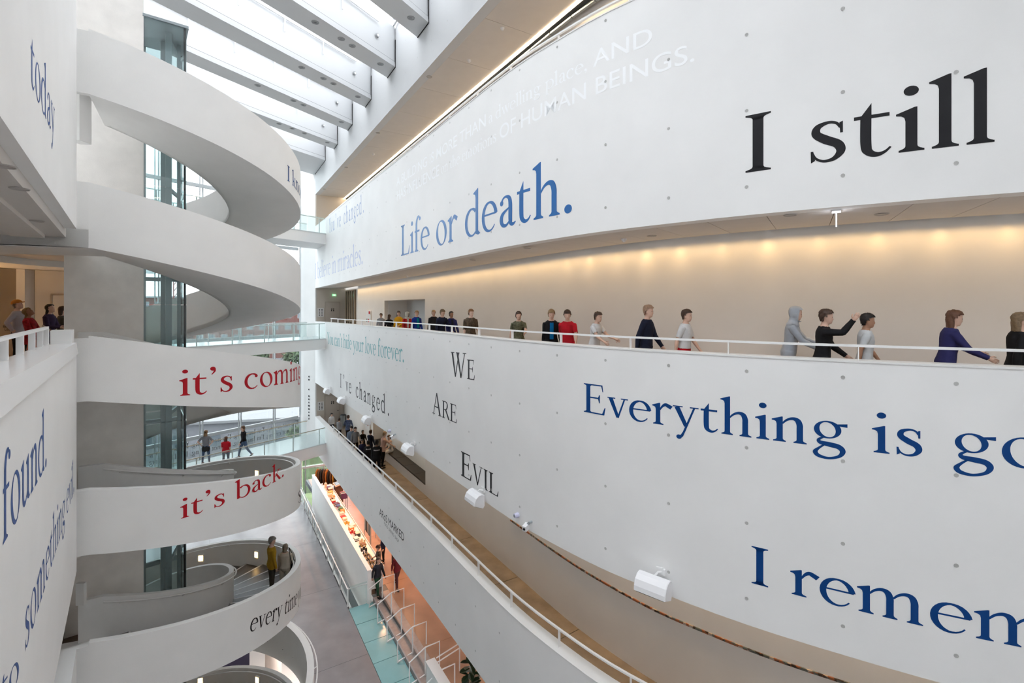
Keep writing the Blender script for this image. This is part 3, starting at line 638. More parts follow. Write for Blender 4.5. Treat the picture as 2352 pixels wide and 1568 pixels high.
# ================================================================ GROUND FLOOR
GO = Vector((-7.11, 21.04)); G = lambda d, n: (GO[0]+LD[0]*d+LN[0]*n, GO[1]+LD[1]*d+LN[1]*n)
def cells(d0, d1, n0, n1, z, th, hole=None, cs=.25):
    mb = MB(); nd, nn = max(1, round((d1-d0)/cs)), max(1, round((n1-n0)/cs)); vid = {}
    def vv(i, j):
        if (i, j) not in vid:
            vid[i, j] = len(mb.v); mb.v.append((*G(d0+(d1-d0)*i/nd, n0+(n1-n0)*j/nn), z))
        return vid[i, j]
    for i in range(nd):
        for j in range(nn):
            p = G(d0+(d1-d0)*(i+.5)/nd, n0+(n1-n0)*(j+.5)/nn)
            if hole and hypot(p[0]-hole[0], p[1]-hole[1]) < hole[2]: continue
            mb.f.append((vv(i, j), vv(i+1, j), vv(i+1, j+1), vv(i, j+1))); mb.mi.append(0)
    return mb
joints = [-15.5, -12.4, -7.2, -2.04, 3.2, 8.4, 14]
FL = None
for i in range(len(joints)-1):
    for n0, n1 in ((-16, -5.2), (-5.2, 0)):
        o = cells(joints[i]+.008, joints[i+1]-.008, n0+.008, n1-.008, FG, .2, (SCX, SCY, SR+.3), .25).build('floor_ground' if FL is None else 'floor_slab', 'floorg', FL)
        if FL is None: FL = struct(o)
cells(-15.5, 14, -16, 0, FG-.012, .02, (SCX, SCY, SR+.3), .25).build('floor_joint_bed', 'darkgrey', FL)
struct(MB().prism([G(-16, -18), G(18, -18), G(18, 3), G(-16, 3)], FG-4.2, FG-4).build('floor_basement', flat('basement_floor', (.5, .45, .42), .4)))
FSH = None
for i, (a, b) in enumerate(((-17, -10.5), (-10.5, -5.5), (-5.5, -.5), (-.5, 4.4), (4.4, 9.5), (9.5, 14))):
    for n0, n1 in ((.95 if b <= 0 else 1.75, 5.2), (5.2, 11)):
        o = MB().prism([G(a+.008, n0+.008), G(b-.008, n0+.008), G(b-.008, n1-.008), G(a+.008, n1-.008)], FS-.3, FS).build('floor_shop' if FSH is None else 'floor_slab', 'floorshop', FSH)
        if FSH is None: FSH = struct(o)
MB().prism([G(-17, .8), G(14, 1.75), G(14, 11), G(-17, 11)], FS-.32, FS-.012).build('floor_joint_bed', 'darkgrey', FSH)
A, us = RW.offset(.29); Bq, _ = RW.offset(9); struct(ribbon(MB(), A, Bq, -8.0, -7.8).build('ceiling_shop', 'soffit'))
struct(MB().bar((*G(-18, 11), -10), (*G(14, 11), -10), .2, 3.2).build('wall_shop_back', 'wall2'))
struct(MB().prism([G(14.02, -20), G(40, -20), G(40, 30), G(14.02, 30)], FG-.3, FG).build('floor_near', 'floorg'))
struct(MB().prism([G(-18, -30), G(20, -30), G(20, -16), G(-18, -16)], FG-.3, FG).build('floor_left', 'floorg'))
# frosted glass strip in the floor
gs = struct(MB().prism([G(-.02, -.02), G(14, -.02), G(14, 1.07), G(-.02, 1.07)], FG-.25, FG-.03).build('floor_light_strip', 'darkgrey'))
for k in range(10): MB().prism([G(1.28*k+.015, .01), G(1.28*(k+1)-.015, .01), G(1.28*(k+1)-.015, 1.04), G(1.28*k+.015, 1.04)], FG-.03, FG+.004).build('floor_pane', 'floorglass', gs)
# two long steps up to the shop
st = struct(MB().prism([G(0, 1.06), G(14, 1.06), G(14, 1.42), G(0, 1.42)], FG-.1, FG+.15).build('floor_step', flat('step_concrete', (.36, .31, .29), .4, noise=.12)))
for n_, z in ((1.06, FG+.151), (1.45, FS+.001)): MB().prism([G(0, n_), G(14, n_), G(14, n_+.055), G(0, n_+.055)], z-.03, z+.004).build('step_nosing', flat('grey_nosing', (.36, .36, .38), .5), st)
MB().prism([G(0, 1.42), G(14, 1.42), G(14, 1.77), G(0, 1.77)], FG, FS-.002).build('floor_step', flat('step_concrete', (.36, .31, .29)), st)
# hoop handrails across the steps
for k in range(6):
    h = thing('step_handrail', 'white hoop handrail across the two steps, %s from the shop wall' % ('first', 'second', 'third', 'fourth', 'fifth', 'sixth')[k], 'handrail', (*G(.42+1.28*k, .78), FG))
    o = Vector((*G(.42+1.28*k, .78), FG)); pp = lambda n, z, dd=0: Vector((LN[0]*n+LD[0]*dd, LN[1]*n+LD[1]*dd, z))
    n1, n2 = .58, 1.12
    MB().tube([pp(0, .02), pp(0, .82), pp(n1, 1.14), pp(n2, 1.16), pp(n2, .30)], .024, 6).build('rail', 'paint', h); MB().bar(pp(n1, .15), pp(n1, 1.14), .042).build('post', 'paint', h); MB().bar(pp(0, .04), pp(n1, .18), .04).build('foot_bar', 'paint', h)
# glass railing beside the ramp, then the low shop wall
gr = thing('glass_railing', 'white rail and glass panels along the ramp beside the shop wall', 'railing', (*GO, FG))
q = lambda d, n, z: Vector((LD[0]*d+LN[0]*n, LD[1]*d+LN[1]*n, z))
MB().tube([q(-15, -.04, .86), q(0, -.04, .86), q(.02, 1.05, .88)], .026, 8).build('handrail', 'paint', gr)
for k in range(10):
    d = -.15-1.5*k; MB().bar(q(d, 0, 0), q(d, 0, .83), .03, .055, up=(LN[0], LN[1], 0)).build('post', 'paint', gr); MB().bar(q(d-.05, .06, .47), q(d-1.45, .06, .47), .014, .9).build('glass_panel', 'glassb', gr)
MB().bar(q(.02, .05, .5), q(.02, .8, .5), .014, .95).build('glass_panel', 'glassb', gr)
MB().bar(q(0, .1, -.02), q(-15, .1, -.02), .06, .1).build('base_rail', 'paint', gr)
struct(MB().prism([G(-16, .1), G(-.02, .1), G(-.02, .85), G(-16, .85)], FG-1.0, FG-.9).build('floor_ramp', flat('dark_ramp', (.07, .07, .075), .6)))
sw = struct(MB().bar((*G(-14.3, .88), (FG-1+(-10.09))/2), (*G(.1, .88), (FG-1-10.09)/2), .17, FG*-1-10.09+1+.0).build('wall_shop', 'wall'))
MB().bar((*G(-14.3, .88), -10.08), (*G(.12, .88), -10.08), .19, .03).build('wall_cap', 'cap', sw)
lw_ = struct(MB().bar((*G(6.3, 1.25), FG+.55), (*G(13, 1.25), FG+.55), .3, 1.25).build('wall_stair_guard', 'wall2'))
MB().bar((*G(6.25, 1.25), FG+1.19), (*G(13, 1.25), FG+1.19), .33, .03).build('wall_cap', 'cap', lw_)
rl = thing('stair_rail', 'white rail with two bars behind the low white wall at the bottom of the picture', 'railing', (*G(6.2, 1.5), FG))
for z in (.95, 1.12): MB().tube([q(0, 0, z), q(-.05, .9, z+.15)], .022, 6).build('rail', 'paint', rl)
MB().bar(q(-.05, .9, .2), q(-.05, .9, 1.27), .04).build('post', 'paint', rl)
for s_ in (0, .3): pass
struct(MB().box((*G(-4.6, 2.2), -9.9), (.07, .07, 2.8)).build('column_shop', 'grey'))
# lower level seen through the stair opening
struct(MB().cyl((px(628, 21.5), 21.5, FG-4), .34, 3.6, 20).build('column_basement', flat('warm_column', (.62, .52, .46), .6), smooth=True))
T = thing('exhibition_panel', 'dark purple exhibition panel on the floor below the stair opening', 'partition', (px(528, 21), 21, FG-4), .5); MB().box((0, 0, 1.0), (1.5, .14, 1.8)).build('panel', flat('dark_purple', (.012, .008, .035), .5), T); [MB().box((sx, 0, .05), (.1, .5, .1)).build('foot', 'darkgrey', T) for sx in (-.7, .7)]

# ================================================================ OUTSIDE
struct(MB().box((-10, 60, -16.4), (260, 200, .2)).build('ground_foundation', flat('earth', (.08, .07, .06))))
struct(MB().box((-40, 150, -13.6), (420, 226, .2)).build('ground_outside', mat('pale_asphalt', (.19, .19, .20), .8, noise=.1, nscale=.3)))
struct(MB().prism([(-15.6, 35.4), (-8.6, 39.5), (4, 46), (6, 62), (-27, 62)], -13.55, -13.2).build('lawn', mat('lawn_green', (.06, .092, .03), .9, noise=.25, nscale=3)))
for k in range(12): struct(MB().prism([(-46+2.6*k, 61), (-45.85+2.6*k, 61), (-48.85+2.6*k, 68), (-49+2.6*k, 68)], -13.49, -13.47).build('road_marking', flat('marking_white', (.32, .32, .32))))
ob = thing('warehouse', 'long pale grey low building outside the glazed wall, with flat roof', 'building', (-34, 52, -13.5), rz=.25)
MB().box((0, 0, 1.7), (22, 8, 3.4)).build('wall', flat('pale_grey_cladding', (.20, .20, .22)), ob); MB().box((0, 0, 3.5), (22.6, 8.6, .25)).build('roof', flat('roof_grey', (.25, .25, .26)), ob)
for k in range(7):
    w_ = MB().box((-9+3*k, -4.02, 1.7), (1.4, .08, 1.5)).build('window', flat('window_frame_white', (.28, .28, .28)), ob); MB().box((-9+3*k, -4.07, 1.7), (1.2, .04, 1.3)).build('pane', flat('dark_pane', (.10, .12, .14), .1), w_)
brick = mat('red_brick', (.13, .05, .04), .85, noise=.12, nscale=2)
def block(x, y, w, h, d, lab, m, rows, cols, rz=0):
    b = thing('apartment_building', lab, 'building', (x, y, -13.5), rz)
    MB().box((0, 0, h/2), (w, d, h)).build('wall', m, b); MB().box((0, 0, h+.2), (w+.5, d+.5, .5)).build('roof', flat('roof_grey', (.25, .25, .26)), b)
    for r in range(rows):
        for c_ in range(cols):
            xx, zz = -w/2+w*(c_+.5)/cols, 1+ (h-1.5)*(r+.5)/rows
            f = MB().box((xx, -d/2-.03, zz), (w/cols*.5, .1, (h-1.5)/rows*.58)).build('window', flat('window_frame_white', (.28, .28, .28)), b); MB().box((xx, -d/2-.09, zz), (w/cols*.42, .04, (h-1.5)/rows*.48)).build('pane', flat('dark_pane', (.10, .12, .14), .1), f)
block(-78, 150, 34, 15, 12, 'red brick apartment block far outside, right one behind the bridge railing', brick, 4, 9)
block(-118, 152, 34, 18, 12, 'red brick apartment block far outside, seen through the lift shaft', brick, 5, 9)
block(-52, 170, 16, 21, 12, 'pale tower block far outside beside the white end pier', flat('pale_render', (.22, .22, .22)), 6, 4)
cr_ = thing('tower_crane', 'red and white lattice crane far outside between the stair turns', 'crane', (-98, 142, -13.5)); redm = flat('crane_red', (.25, .05, .045))
mb = MB(); 
for sx in (-.8, .8):
    for sy in (-.8, .8): mb.bar((sx, sy, 0), (sx, sy, 27), .2)
for k in range(15):
    for (a, b_) in (((-.8, -.8), (.8, -.8)), ((.8, -.8), (.8, .8))): mb.bar((*a, k*1.8), (*b_, k*1.8+1.8), .14)
mb.build('mast', redm, cr_)
mb = MB(); mb.bar((-9, 0, 27), (26, 0, 27), .3); mb.bar((-2, 0, 28.2), (26, 0, 28), .2)
for k in range(16): mb.bar((-2+1.7*k, 0, 27), (-1.1+1.7*k, 0, 28.1), .12)
mb.build('jib', redm, cr_); MB().box((-8, 0, 26), (2, 1.5, 2)).build('counterweight', flat('concrete_grey', (.5, .5, .5)), cr_)
def tree(x, y, h, r, lab, seed, col, group=None):
    t = thing('leafy_tree', lab, 'tree', (x, y, -13.4), group=group); rnd = random.Random(seed)
    MB().tube([(0, 0, 0), (.1, 0, h*.35), (0, .1, h*.6)], [r*.09, r*.07, r*.04], 7).build('trunk', flat('bark', (.16, .12, .09)), t)
    mb = MB()
    for k in range(150):
        a, e = rnd.uniform(0, 2*pi), rnd.uniform(-.9, 1.2); q_ = r*rnd.uniform(.55, 1.0)
        c_ = Vector((q_*cos(a)*cos(e), q_*sin(a)*cos(e), h*.62+q_*.75*sin(e))); s_ = r*rnd.uniform(.10, .2)
        R = Matrix.Rotation(rnd.uniform(0, 6), 3, 'Z') @ Matrix.Rotation(rnd.uniform(0, 3), 3, 'X')
        mb.add([c_+R@Vector(v) for v in ((-s_, -s_, 0), (s_, -s_, s_*.4), (s_, s_, -s_*.3), (-s_, s_, s_*.4), (0, 0, s_))], [(0, 1, 4), (1, 2, 4), (2, 3, 4), (3, 0, 4)])
    stuff(mb.build('crown', mat('leaves', col, .8, noise=.3, nscale=1.5), t))
for k in range(13): tree(-66+4.9*k+(k % 3)*.2, 96+(k*7 % 5)*2, 7.4+(k*5 % 4)*.5, 2.2, '%s green tree from the left in the row across the parking area' % ORD[k], k, ((.075, .11, .05), (.09, .125, .06), (.06, .095, .045))[k % 3], 'row of trees across the parking area')
tree(-10.8, 58, 6, 2.2, 'tree with a thin trunk standing on the lawn outside', 77, (.06, .1, .035)); tree(-20.5, 47, 4.2, 1.3, 'young tree just outside the glazed wall, behind the window lettering', 78, (.09, .14, .05))
# ================================================================ LETTERING (own serif letter shapes, laid on the walls)
def E(cx, cy, rx, ry, a0, a1, n=22): return [(cx+rx*cos(rad(a0+(a1-a0)*i/n)), cy+ry*sin(rad(a0+(a1-a0)*i/n))) for i in range(n+1)]
def crs(P, n=5):
    out = []
    for i in range(len(P)-1):
        a, b, c, d = P[max(i-1, 0)], P[i], P[i+1], P[min(i+2, len(P)-1)]
        for k in range(n):
            t = k/n; out.append(tuple(.5*(2*b[j]+(c[j]-a[j])*t+(2*a[j]-5*b[j]+4*c[j]-d[j])*t*t+(3*b[j]-a[j]-3*c[j]+d[j])*t**3) for j in range(len(b))))
    out.append(P[-1]); return out
MINW = [0]
def strip(P):                                        # P: (x, y, width) -> quads
    L, R = [], []; n = len(P)
    for i in range(n):
        a, b = P[max(i-1, 0)], P[min(i+1, n-1)]; dx, dy = b[0]-a[0], b[1]-a[1]; l = hypot(dx, dy) or 1; w = max(P[i][2], MINW[0])/2
        L.append((P[i][0]-dy/l*w, P[i][1]+dx/l*w)); R.append((P[i][0]+dy/l*w, P[i][1]-dx/l*w))
    return [(L[i], R[i], R[i+1], L[i+1]) for i in range(n-1)]
def st(*P): return strip(crs(list(P), 6))            # smooth stroke
def ln(*P): return strip(list(P))                    # straight stroke
def ring(cx, cy, rx, ry, ts, tt, n=36):
    o = [(cx+rx*cos(2*pi*i/n), cy+ry*sin(2*pi*i/n)) for i in range(n+1)]; q = [(cx+(rx-ts)*cos(2*pi*i/n)-.12*(ry-tt)*sin(2*pi*i/n), cy+(ry-tt)*sin(2*pi*i/n)) for i in range(n+1)]
    return [(o[i], o[i+1], q[i+1], q[i]) for i in range(n)]
def dot(cx, cy, r, n=20): return [((cx, cy), (cx+r*cos(2*pi*i/n), cy+r*.98*sin(2*pi*i/n)), (cx+r*cos(2*pi*(i+1)/n), cy+r*.98*sin(2*pi*(i+1)/n))) for i in range(n)]
def rc(x0, y0, x1, y1): return [((x0, y0), (x1, y0), (x1, y1), (x0, y1))]
def foot(x0, x1, y=0, l=45, r=45, h=20, s=1):        # bracketed slab serif under (s=1) or over (s=-1) a stem
    out = [((x0-l, y), (x1+r, y), (x1+r, y+s*h), (x0-l, y+s*h))]
    for k in range(4):
        a, b = 1-(k/4), 1-((k+1)/4); f = lambda t: t*t*t
        out.append(((x0-l*.9*f(a), y+s*(h+k*11)), (x1+r*.9*f(a), y+s*(h+k*11)), (x1+r*.9*f(b), y+s*(h+k*11+11)), (x0-l*.9*f(b), y+s*(h+k*11+11))))
    return out
def flag(x0, x1, y, l=62): return [((x0-l, y-62), (x0-l, y-44), (x1-16, y+8), (x1, y+8)), ((x0-l, y-62), (x1, y+8), (x1, y-60)), ((x0-l, y-62), (x1, y-60), (x0-l*.45, y-70)), ((x0-l*.45, y-70), (x1, y-60), (x0-l*.12, y-88)), ((x0-l*.12, y-88), (x1, y-60), (x1, y-125), (x0, y-125))]
def stem(x, y0, y1, w=78): return rc(x, y0, x+w, y1)
def fstem(x, y0, y1): return rc(x, y0, x+78, y1-122)+flag(x, x+78, y1)
def arch(x): return st((x, 318, 24), (x+55, 385, 34), (x+125, 418, 50), (x+185, 395, 72), (x+212, 320, 78), (x+214, 240, 78))
GL = {}
def g(ch, adv, *parts): GL[ch] = (adv, [tuple(q)+((k,),) for k, p in enumerate(parts) for q in p])
def design():
    GL.clear()
    g('i', 215, fstem(68, 0, 430), foot(68, 146), dot(106, 602, 50))
    g('l', 215, fstem(68, 0, 700), foot(68, 146))
    g('n', 480, fstem(68, 0, 430), foot(68, 146, l=45, r=38), arch(140), stem(315, 0, 260), foot(315, 393, l=38, r=45))
    g('m', 745, fstem(68, 0, 430), foot(68, 146, r=38), arch(140), stem(315, 0, 260), foot(315, 393, l=38, r=38), arch(388), stem(563, 0, 260), foot(563, 641, l=38))
    g('h', 480, fstem(68, 0, 700), foot(68, 146, r=38), arch(140), stem(315, 0, 260), foot(315, 393, l=38))
    g('r', 345, fstem(68, 0, 430), foot(68, 146, r=55), st((140, 300, 24), (185, 375, 40), (235, 412, 62), (285, 390, 72), (335, 360, 76)))
    g('u', 485, fstem(62, 130, 425), st((101, 180, 78), (104, 90, 76), (140, 28, 60), (205, 14, 44), (270, 40, 32), (335, 95, 24)), fstem(320, 20, 425), [((320, 20), (398, 0), (460, 12), (398, 70))])
    g('t', 305, [((22, 400), (60, 400), (145, 545), (145, 400))], rc(22, 388, 268, 425), st((106, 425, 78), (106, 130, 78), (125, 45, 66), (180, 12, 48), (235, 30, 26), (275, 75, 16)), [((67, 400), (145, 400), (145, 540), (120, 500))])
    g('o', 470, ring(232, 212, 205, 226, 78, 26))
    oval = lambda cx, cy, rx, ry, a0, a1, wl, wt, we=18: strip([(x, y, (wt+(wl-wt)*abs(cos(rad(a0+(a1-a0)*i/26)))) if i < 23 else wt+(we-wt)*(i-22)/4) for i, (x, y) in enumerate(E(cx, cy, rx, ry, a0, a1, 26))])
    g('e', 420, oval(212, 212, 165, 208, 8, 322, 76, 28), rc(70, 232, 392, 258), [((330, 258), (392, 232), (392, 258), (362, 330))])
    g('c', 400, oval(215, 212, 170, 206, 48, 322, 78, 30), dot(318, 352, 42))
    g('d', 500, oval(220, 212, 172, 208, 50, 310, 78, 30, 30), fstem(330, 15, 700), [((330, 20), (408, -4), (470, 12), (408, 62))])
    g('b', 480, oval(262, 212, 168, 208, 130, -140, 78, 30, 26), fstem(62, 20, 700))
    g('p', 490, oval(268, 212, 168, 208, 130, -140, 78, 30, 26), fstem(68, -225, 430), foot(68, 146, y=-225))
    g('a', 400, dot(92, 338, 38), st((88, 345, 40), (125, 398, 30), (190, 416, 34), (258, 385, 62), (283, 300, 78), (283, 90, 78), (300, 28, 56), (345, 18, 40), (392, 45, 16)), st((290, 262, 24), (200, 228, 34), (110, 175, 62), (84, 100, 76), (115, 34, 58), (185, 18, 40), (250, 55, 30), (290, 95, 24)))
    g('g', 450, ring(200, 290, 158, 148, 66, 24), [((300, 392), (425, 410), (425, 352), (335, 362))], st((150, 158, 26), (98, 112, 40), (120, 66, 62), (230, 44, 80), (330, 18, 78), (372, -52, 66), (330, -138, 46), (210, -186, 40), (95, -160, 56), (58, -100, 58), (92, -40, 36), (165, 35, 24)))
    g('s', 345, st((268, 345, 18), (240, 398, 26), (178, 416, 32), (102, 380, 56), (92, 305, 72), (165, 235, 84), (250, 175, 80), (272, 98, 66), (225, 28, 42), (150, 10, 28), (90, 45, 22), (62, 110, 16)), [((268, 290), (288, 290), (288, 412), (262, 400))], [((48, 128), (68, 128), (82, 26), (50, 2))])
    g('v', 430, ln((78, 405, 82), (222, 8, 60)), ln((350, 405, 30), (222, 0, 34)), rc(12, 402, 172, 424), rc(282, 402, 420, 424), [((38, 402), (38, 390), (122, 390), (122, 402))])
    g('w', 640, ln((78, 405, 80), (205, 8, 60)), ln((320, 405, 30), (205, 0, 34)), ln((320, 405, 80), (438, 8, 60)), ln((565, 405, 30), (438, 0, 34)), rc(12, 402, 172, 424), rc(235, 402, 390, 424), rc(500, 402, 632, 424))
    g('y', 430, ln((78, 405, 82), (225, 40, 66)), ln((352, 405, 30), (190, -80, 34), (150, -165, 36)), rc(12, 402, 172, 424), rc(285, 402, 420, 424), dot(112, -182, 44), ln((190, -80, 34), (160, -150, 46), (115, -190, 60)))
    g('f', 300, st((270, 640, 44), (225, 690, 36), (165, 672, 60), (118, 590, 76), (108, 480, 78), (108, 0, 78)), dot(272, 640, 40), rc(30, 388, 262, 425), foot(69, 147, r=58))
    g('k', 470, fstem(62, 0, 700), foot(62, 140, r=36), ln((140, 190, 26), (330, 410, 30)), rc(262, 402, 420, 424), ln((205, 265, 70), (385, 12, 86)), rc(340, 0, 468, 20))
    g('.', 180, dot(78, 44, 54)); g(',', 180, dot(78, 50, 52), st((108, 48, 50), (115, -20, 34), (62, -105, 14)))
    g("'", 190, dot(88, 640, 54), st((116, 640, 54), (120, 570, 38), (62, 488, 14))); g(' ', 235); g('-', 260, rc(30, 190, 230, 230))
    cap = lambda x, w=92: stem(x, 0, 655, w)+foot(x, x+w, l=62, r=62)+foot(x, x+w, y=655, l=62, r=62, s=-1)
    g('I', 275, cap(88))
    earm = lambda x0, x1, y, s, th=28: rc(x0, min(y, y+s*th), x1, max(y, y+s*th))
    g('E', 545, cap(88), earm(150, 450, 655, -1), [((450, 655), (420, 640), (452, 505), (466, 505))], earm(180, 380, 340, 1, 30), [((395, 430), (378, 430), (350, 355), (395, 355))], [((395, 250), (378, 250), (350, 355), (395, 355))], earm(150, 490, 0, 1), [((490, 0), (440, 14), (498, 165), (516, 165))])
    g('L', 520, cap(88), earm(150, 470, 0, 1), [((470, 0), (420, 14), (478, 175), (496, 175))])
    g('R', 620, cap(88), st((180, 640, 28), (300, 640, 34), (400, 590, 66), (425, 490, 88), (380, 390, 64), (290, 340, 34), (180, 335, 26)), ln((300, 345, 84), (545, 10, 92)), rc(490, 0, 625, 20))
    g('A', 640, ln((110, 10, 34), (315, 655, 40)), ln((312, 655, 62), (520, 10, 96)), rc(175, 215, 445, 248), rc(30, 0, 205, 20), rc(420, 0, 630, 20))
    g('V', 620, ln((110, 645, 96), (320, 0, 60)), ln((515, 645, 34), (315, 0, 44)), rc(20, 635, 225, 655), rc(420, 635, 605, 655))
    g('W', 860, ln((100, 645, 92), (275, 0, 58)), ln((455, 645, 34), (275, 0, 42)), ln((375, 645, 92), (570, 0, 58)), ln((755, 645, 34), (570, 0, 42)), rc(20, 635, 215, 655), rc(300, 635, 490, 655), rc(665, 635, 845, 655))
    g('Y', 590, ln((95, 645, 92), (305, 300, 80)), ln((500, 645, 34), (315, 300, 44)), stem(255, 0, 310, 92), foot(255, 347), rc(15, 635, 205, 655), rc(405, 635, 580, 655))
    g('S', 430, st((345, 520, 20), (320, 610, 30), (225, 642, 36), (115, 590, 66), (100, 480, 88), (200, 370, 100), (320, 280, 98), (352, 160, 84), (290, 45, 50), (185, 12, 32), (100, 60, 26), (62, 160, 18)))
design()
def layout(s, caps_small=False, mono=None, track=0):
    """letter pieces of a line of text, in units of 1/1000 em"""
    x = 0; out = []
    for i, ch in enumerate(s):
        k = 1
        if caps_small and i > 0 and ch != ' ': k = .76
        adv, qs = GL[ch]; o = 0
        if mono: o = (mono-adv)/2; a2 = mono
        else: a2 = adv*k
        for q in qs: out.append([((x+o+p[0]*k), p[1]*k) for p in q[:-1]]+[q[-1]])
        x += a2+track
    return out, x
SANSCACHE = {}
def sans(s, bold=0):
    c = bpy.data.curves.new('line', 'FONT'); c.body = s; c.size = 1000/.73*.73; c.offset = bold*1000; o = bpy.data.objects.new('line', c); COL.objects.link(o)
    dg = bpy.context.evaluated_depsgraph_get(); me = bpy.data.meshes.new_from_object(o.evaluated_get(dg)); bpy.data.objects.remove(o); bm = bmesh.new(); bm.from_mesh(me); bmesh.ops.triangulate(bm, faces=bm.faces); bm.to_mesh(me); bm.free()
    v = [(p.co.x, p.co.y) for p in me.vertices]; return [[v[i] for i in p.vertices] for p in me.polygons], max(p[0] for p in v)
def lettering(name, pieces, fit_len, span, base, em, put, m, parent, shear=0, maxw=.22):
    """put(u, z) -> world point; span=(u0,u1) covered by fit_len units; base=(z0,z1) of the baseline; em=height scale in metres (one or two values)"""
    mb = MB(); u0, u1 = span; sx = (u1-u0)/fit_len; L = abs(u1-u0); em = em if hasattr(em, '__len__') else (em, em); lift = 0
    for qi, q in enumerate(pieces):
        k_ = q[-1][0] if len(q[-1]) == 1 else 0; q = [p for p in q if len(p) == 2]; xs = [p[0]+p[1]*shear for p in q]; w = (max(xs)-min(xs))*abs(sx); n = max(1, int(w/maxw)); lift = .0002*k_
        def pt(x, y):
            f = x/fit_len; return put(u0+sx*(x+y*shear), base[0]+(base[1]-base[0])*f+(em[0]+(em[1]-em[0])*f)*y/1000, lift)
        if len(q) == 4 and n > 1:
            a, b, c, d = q
            for k in range(n):
                lp = lambda p, r, t: (p[0]+(r[0]-p[0])*t, p[1]+(r[1]-p[1])*t)
                mb.add([pt(*lp(a, b, k/n)), pt(*lp(a, b, (k+1)/n)), pt(*lp(d, c, (k+1)/n)), pt(*lp(d, c, k/n))], [(0, 1, 2, 3)])
        else: mb.add([pt(*p) for p in q], [tuple(range(len(q)))])
    me = bpy.data.meshes.new(name); me.from_pydata(mb.v, [], mb.f); me.materials.append(m); me.update()
    o = bpy.data.objects.new(name, me); COL.objects.link(o); o.parent = parent; return o
def vinyl(name, col, rough=.5, spec=.25): return mat('vinyl_'+name, col, rough, spec=spec)
VB = vinyl('blue', (.0, .048, .21)); VK = vinyl('black', (.012, .012, .015)); VR = vinyl('red', (.48, .006, .016)); VT = vinyl('teal', (.17, .47, .50))
VG = vinyl('dark_grey', (.035, .035, .04)); VP = vinyl('pale_blue', (.40, .47, .66)); VL = vinyl('pale_lilac', (.55, .60, .78)); VW = vinyl('white', (.86, .90, .97)); VB2 = vinyl('sky_blue', (.015, .14, .42), .35, .6)
def onR(u, z, l=0): return (*RW.at(u, -.003-l), z)
def onL(u, z, l=0): return (*LW.at(u, .0015+l*.6), z)
CH, XH, AH = .655, .43, .70
def rtext(name, s, p0, p1, h, m, parent, fit=None, cv=RW, put=onR, shear=0, **k):
    """p0, p1: photo positions of the baseline ends; h=((x, ytop, ybase), fraction of em) one or two samples"""
    pc, L = layout(s, **k); fl = layout(fit, **k)[1]-60 if fit else L-60
    (u0, z0), (u1, z1) = cv.uz(*p0), cv.uz(*p1)
    ems = []
    for (x, yt, yb), fr in h: d = cv.at(cv.ucol(x))[1]; ems.append((yb-yt)/FPX*d/fr)
    pc = [[(p[0]-25, p[1]) if len(p) == 2 else p for p in q] for q in pc]
    return lettering(name, pc, fl, (u0, u1), (z0, z1), ems if len(ems) > 1 else ems[0], put, m, parent, shear)
rtext('lettering', 'I still', (1712, 397), (2280, 326), [((1740, 261, 393), CH)], VK, B1)
rtext('lettering', 'Life or death.', (921, 588), (1316, 486), [((928, 516, 586), CH), ((1236, 378, 506), AH)], VB2, B1)
rtext('lettering', "I believe in miracles.", (724, 641), (833, 606), [((728, 604, 640), CH)], VL, B1)
rtext('lettering', "You can't hide your love forever.", (752, 789), (928, 832), [((756, 763, 790), CH)], VT, B0)
rtext('lettering', 'WE', (1036, 863), (1090, 873), [((1045, 809, 865), CH)], VG, B0, caps_small=True)
rtext('lettering', 'ARE', (993, 948), (1049, 972), [((1003, 902, 952), CH)], VG, B0, caps_small=True)
rtext('lettering', 'EVIL', (1059, 1091), (1144, 1141), [((1062, 1036, 1092), CH)], VK, B0, caps_small=True)
rtext('lettering', 'Everything is go', (1341, 945), (2285, 1052+15), [((1345, 880, 946), CH)], VB, B0, fit='Everything is g')
rtext('lettering', 'I remem', (1726, 1338), (2227, 1461), [((1745, 1256, 1342), CH)], VB, B0, fit='I reme')
MINW[0] = 58; design()
rtext('lettering', "You've changed.", (756, 535), (838, 486), [((760, 504, 537), CH)], VP, B1, mono=560)
rtext('lettering', "I've changed.", (780, 888), (898, 958), [((786, 861, 893), CH)], VG, B0, mono=560)
MINW[0] = 0; design()
# left wall
rtext('lettering', 'today', (70, 193), (125, 318), [((104, 141, 267), AH)], vinyl('wall_blue', (.03, .09, .30)), L1, cv=LW, put=onL)
rtext('lettering', 'found.', (6, 1252), (107, 1068), [((96, 943, 1088), AH)], vinyl('wall_blue', (.03, .09, .30)), L0, cv=LW, put=onL)
rtext('lettering', 'something evil.', (57, 1500), (170, 1127), [((121, 1194, 1302), AH)], vinyl('wall_blue', (.03, .09, .30)), L0, cv=LW, put=onL)
rtext('lettering', 'to', (1, 1632), (43, 1560), [((33, 1533, 1585), XH)], vinyl('wall_blue', (.03, .09, .30)), L0, cv=LW, put=onL)
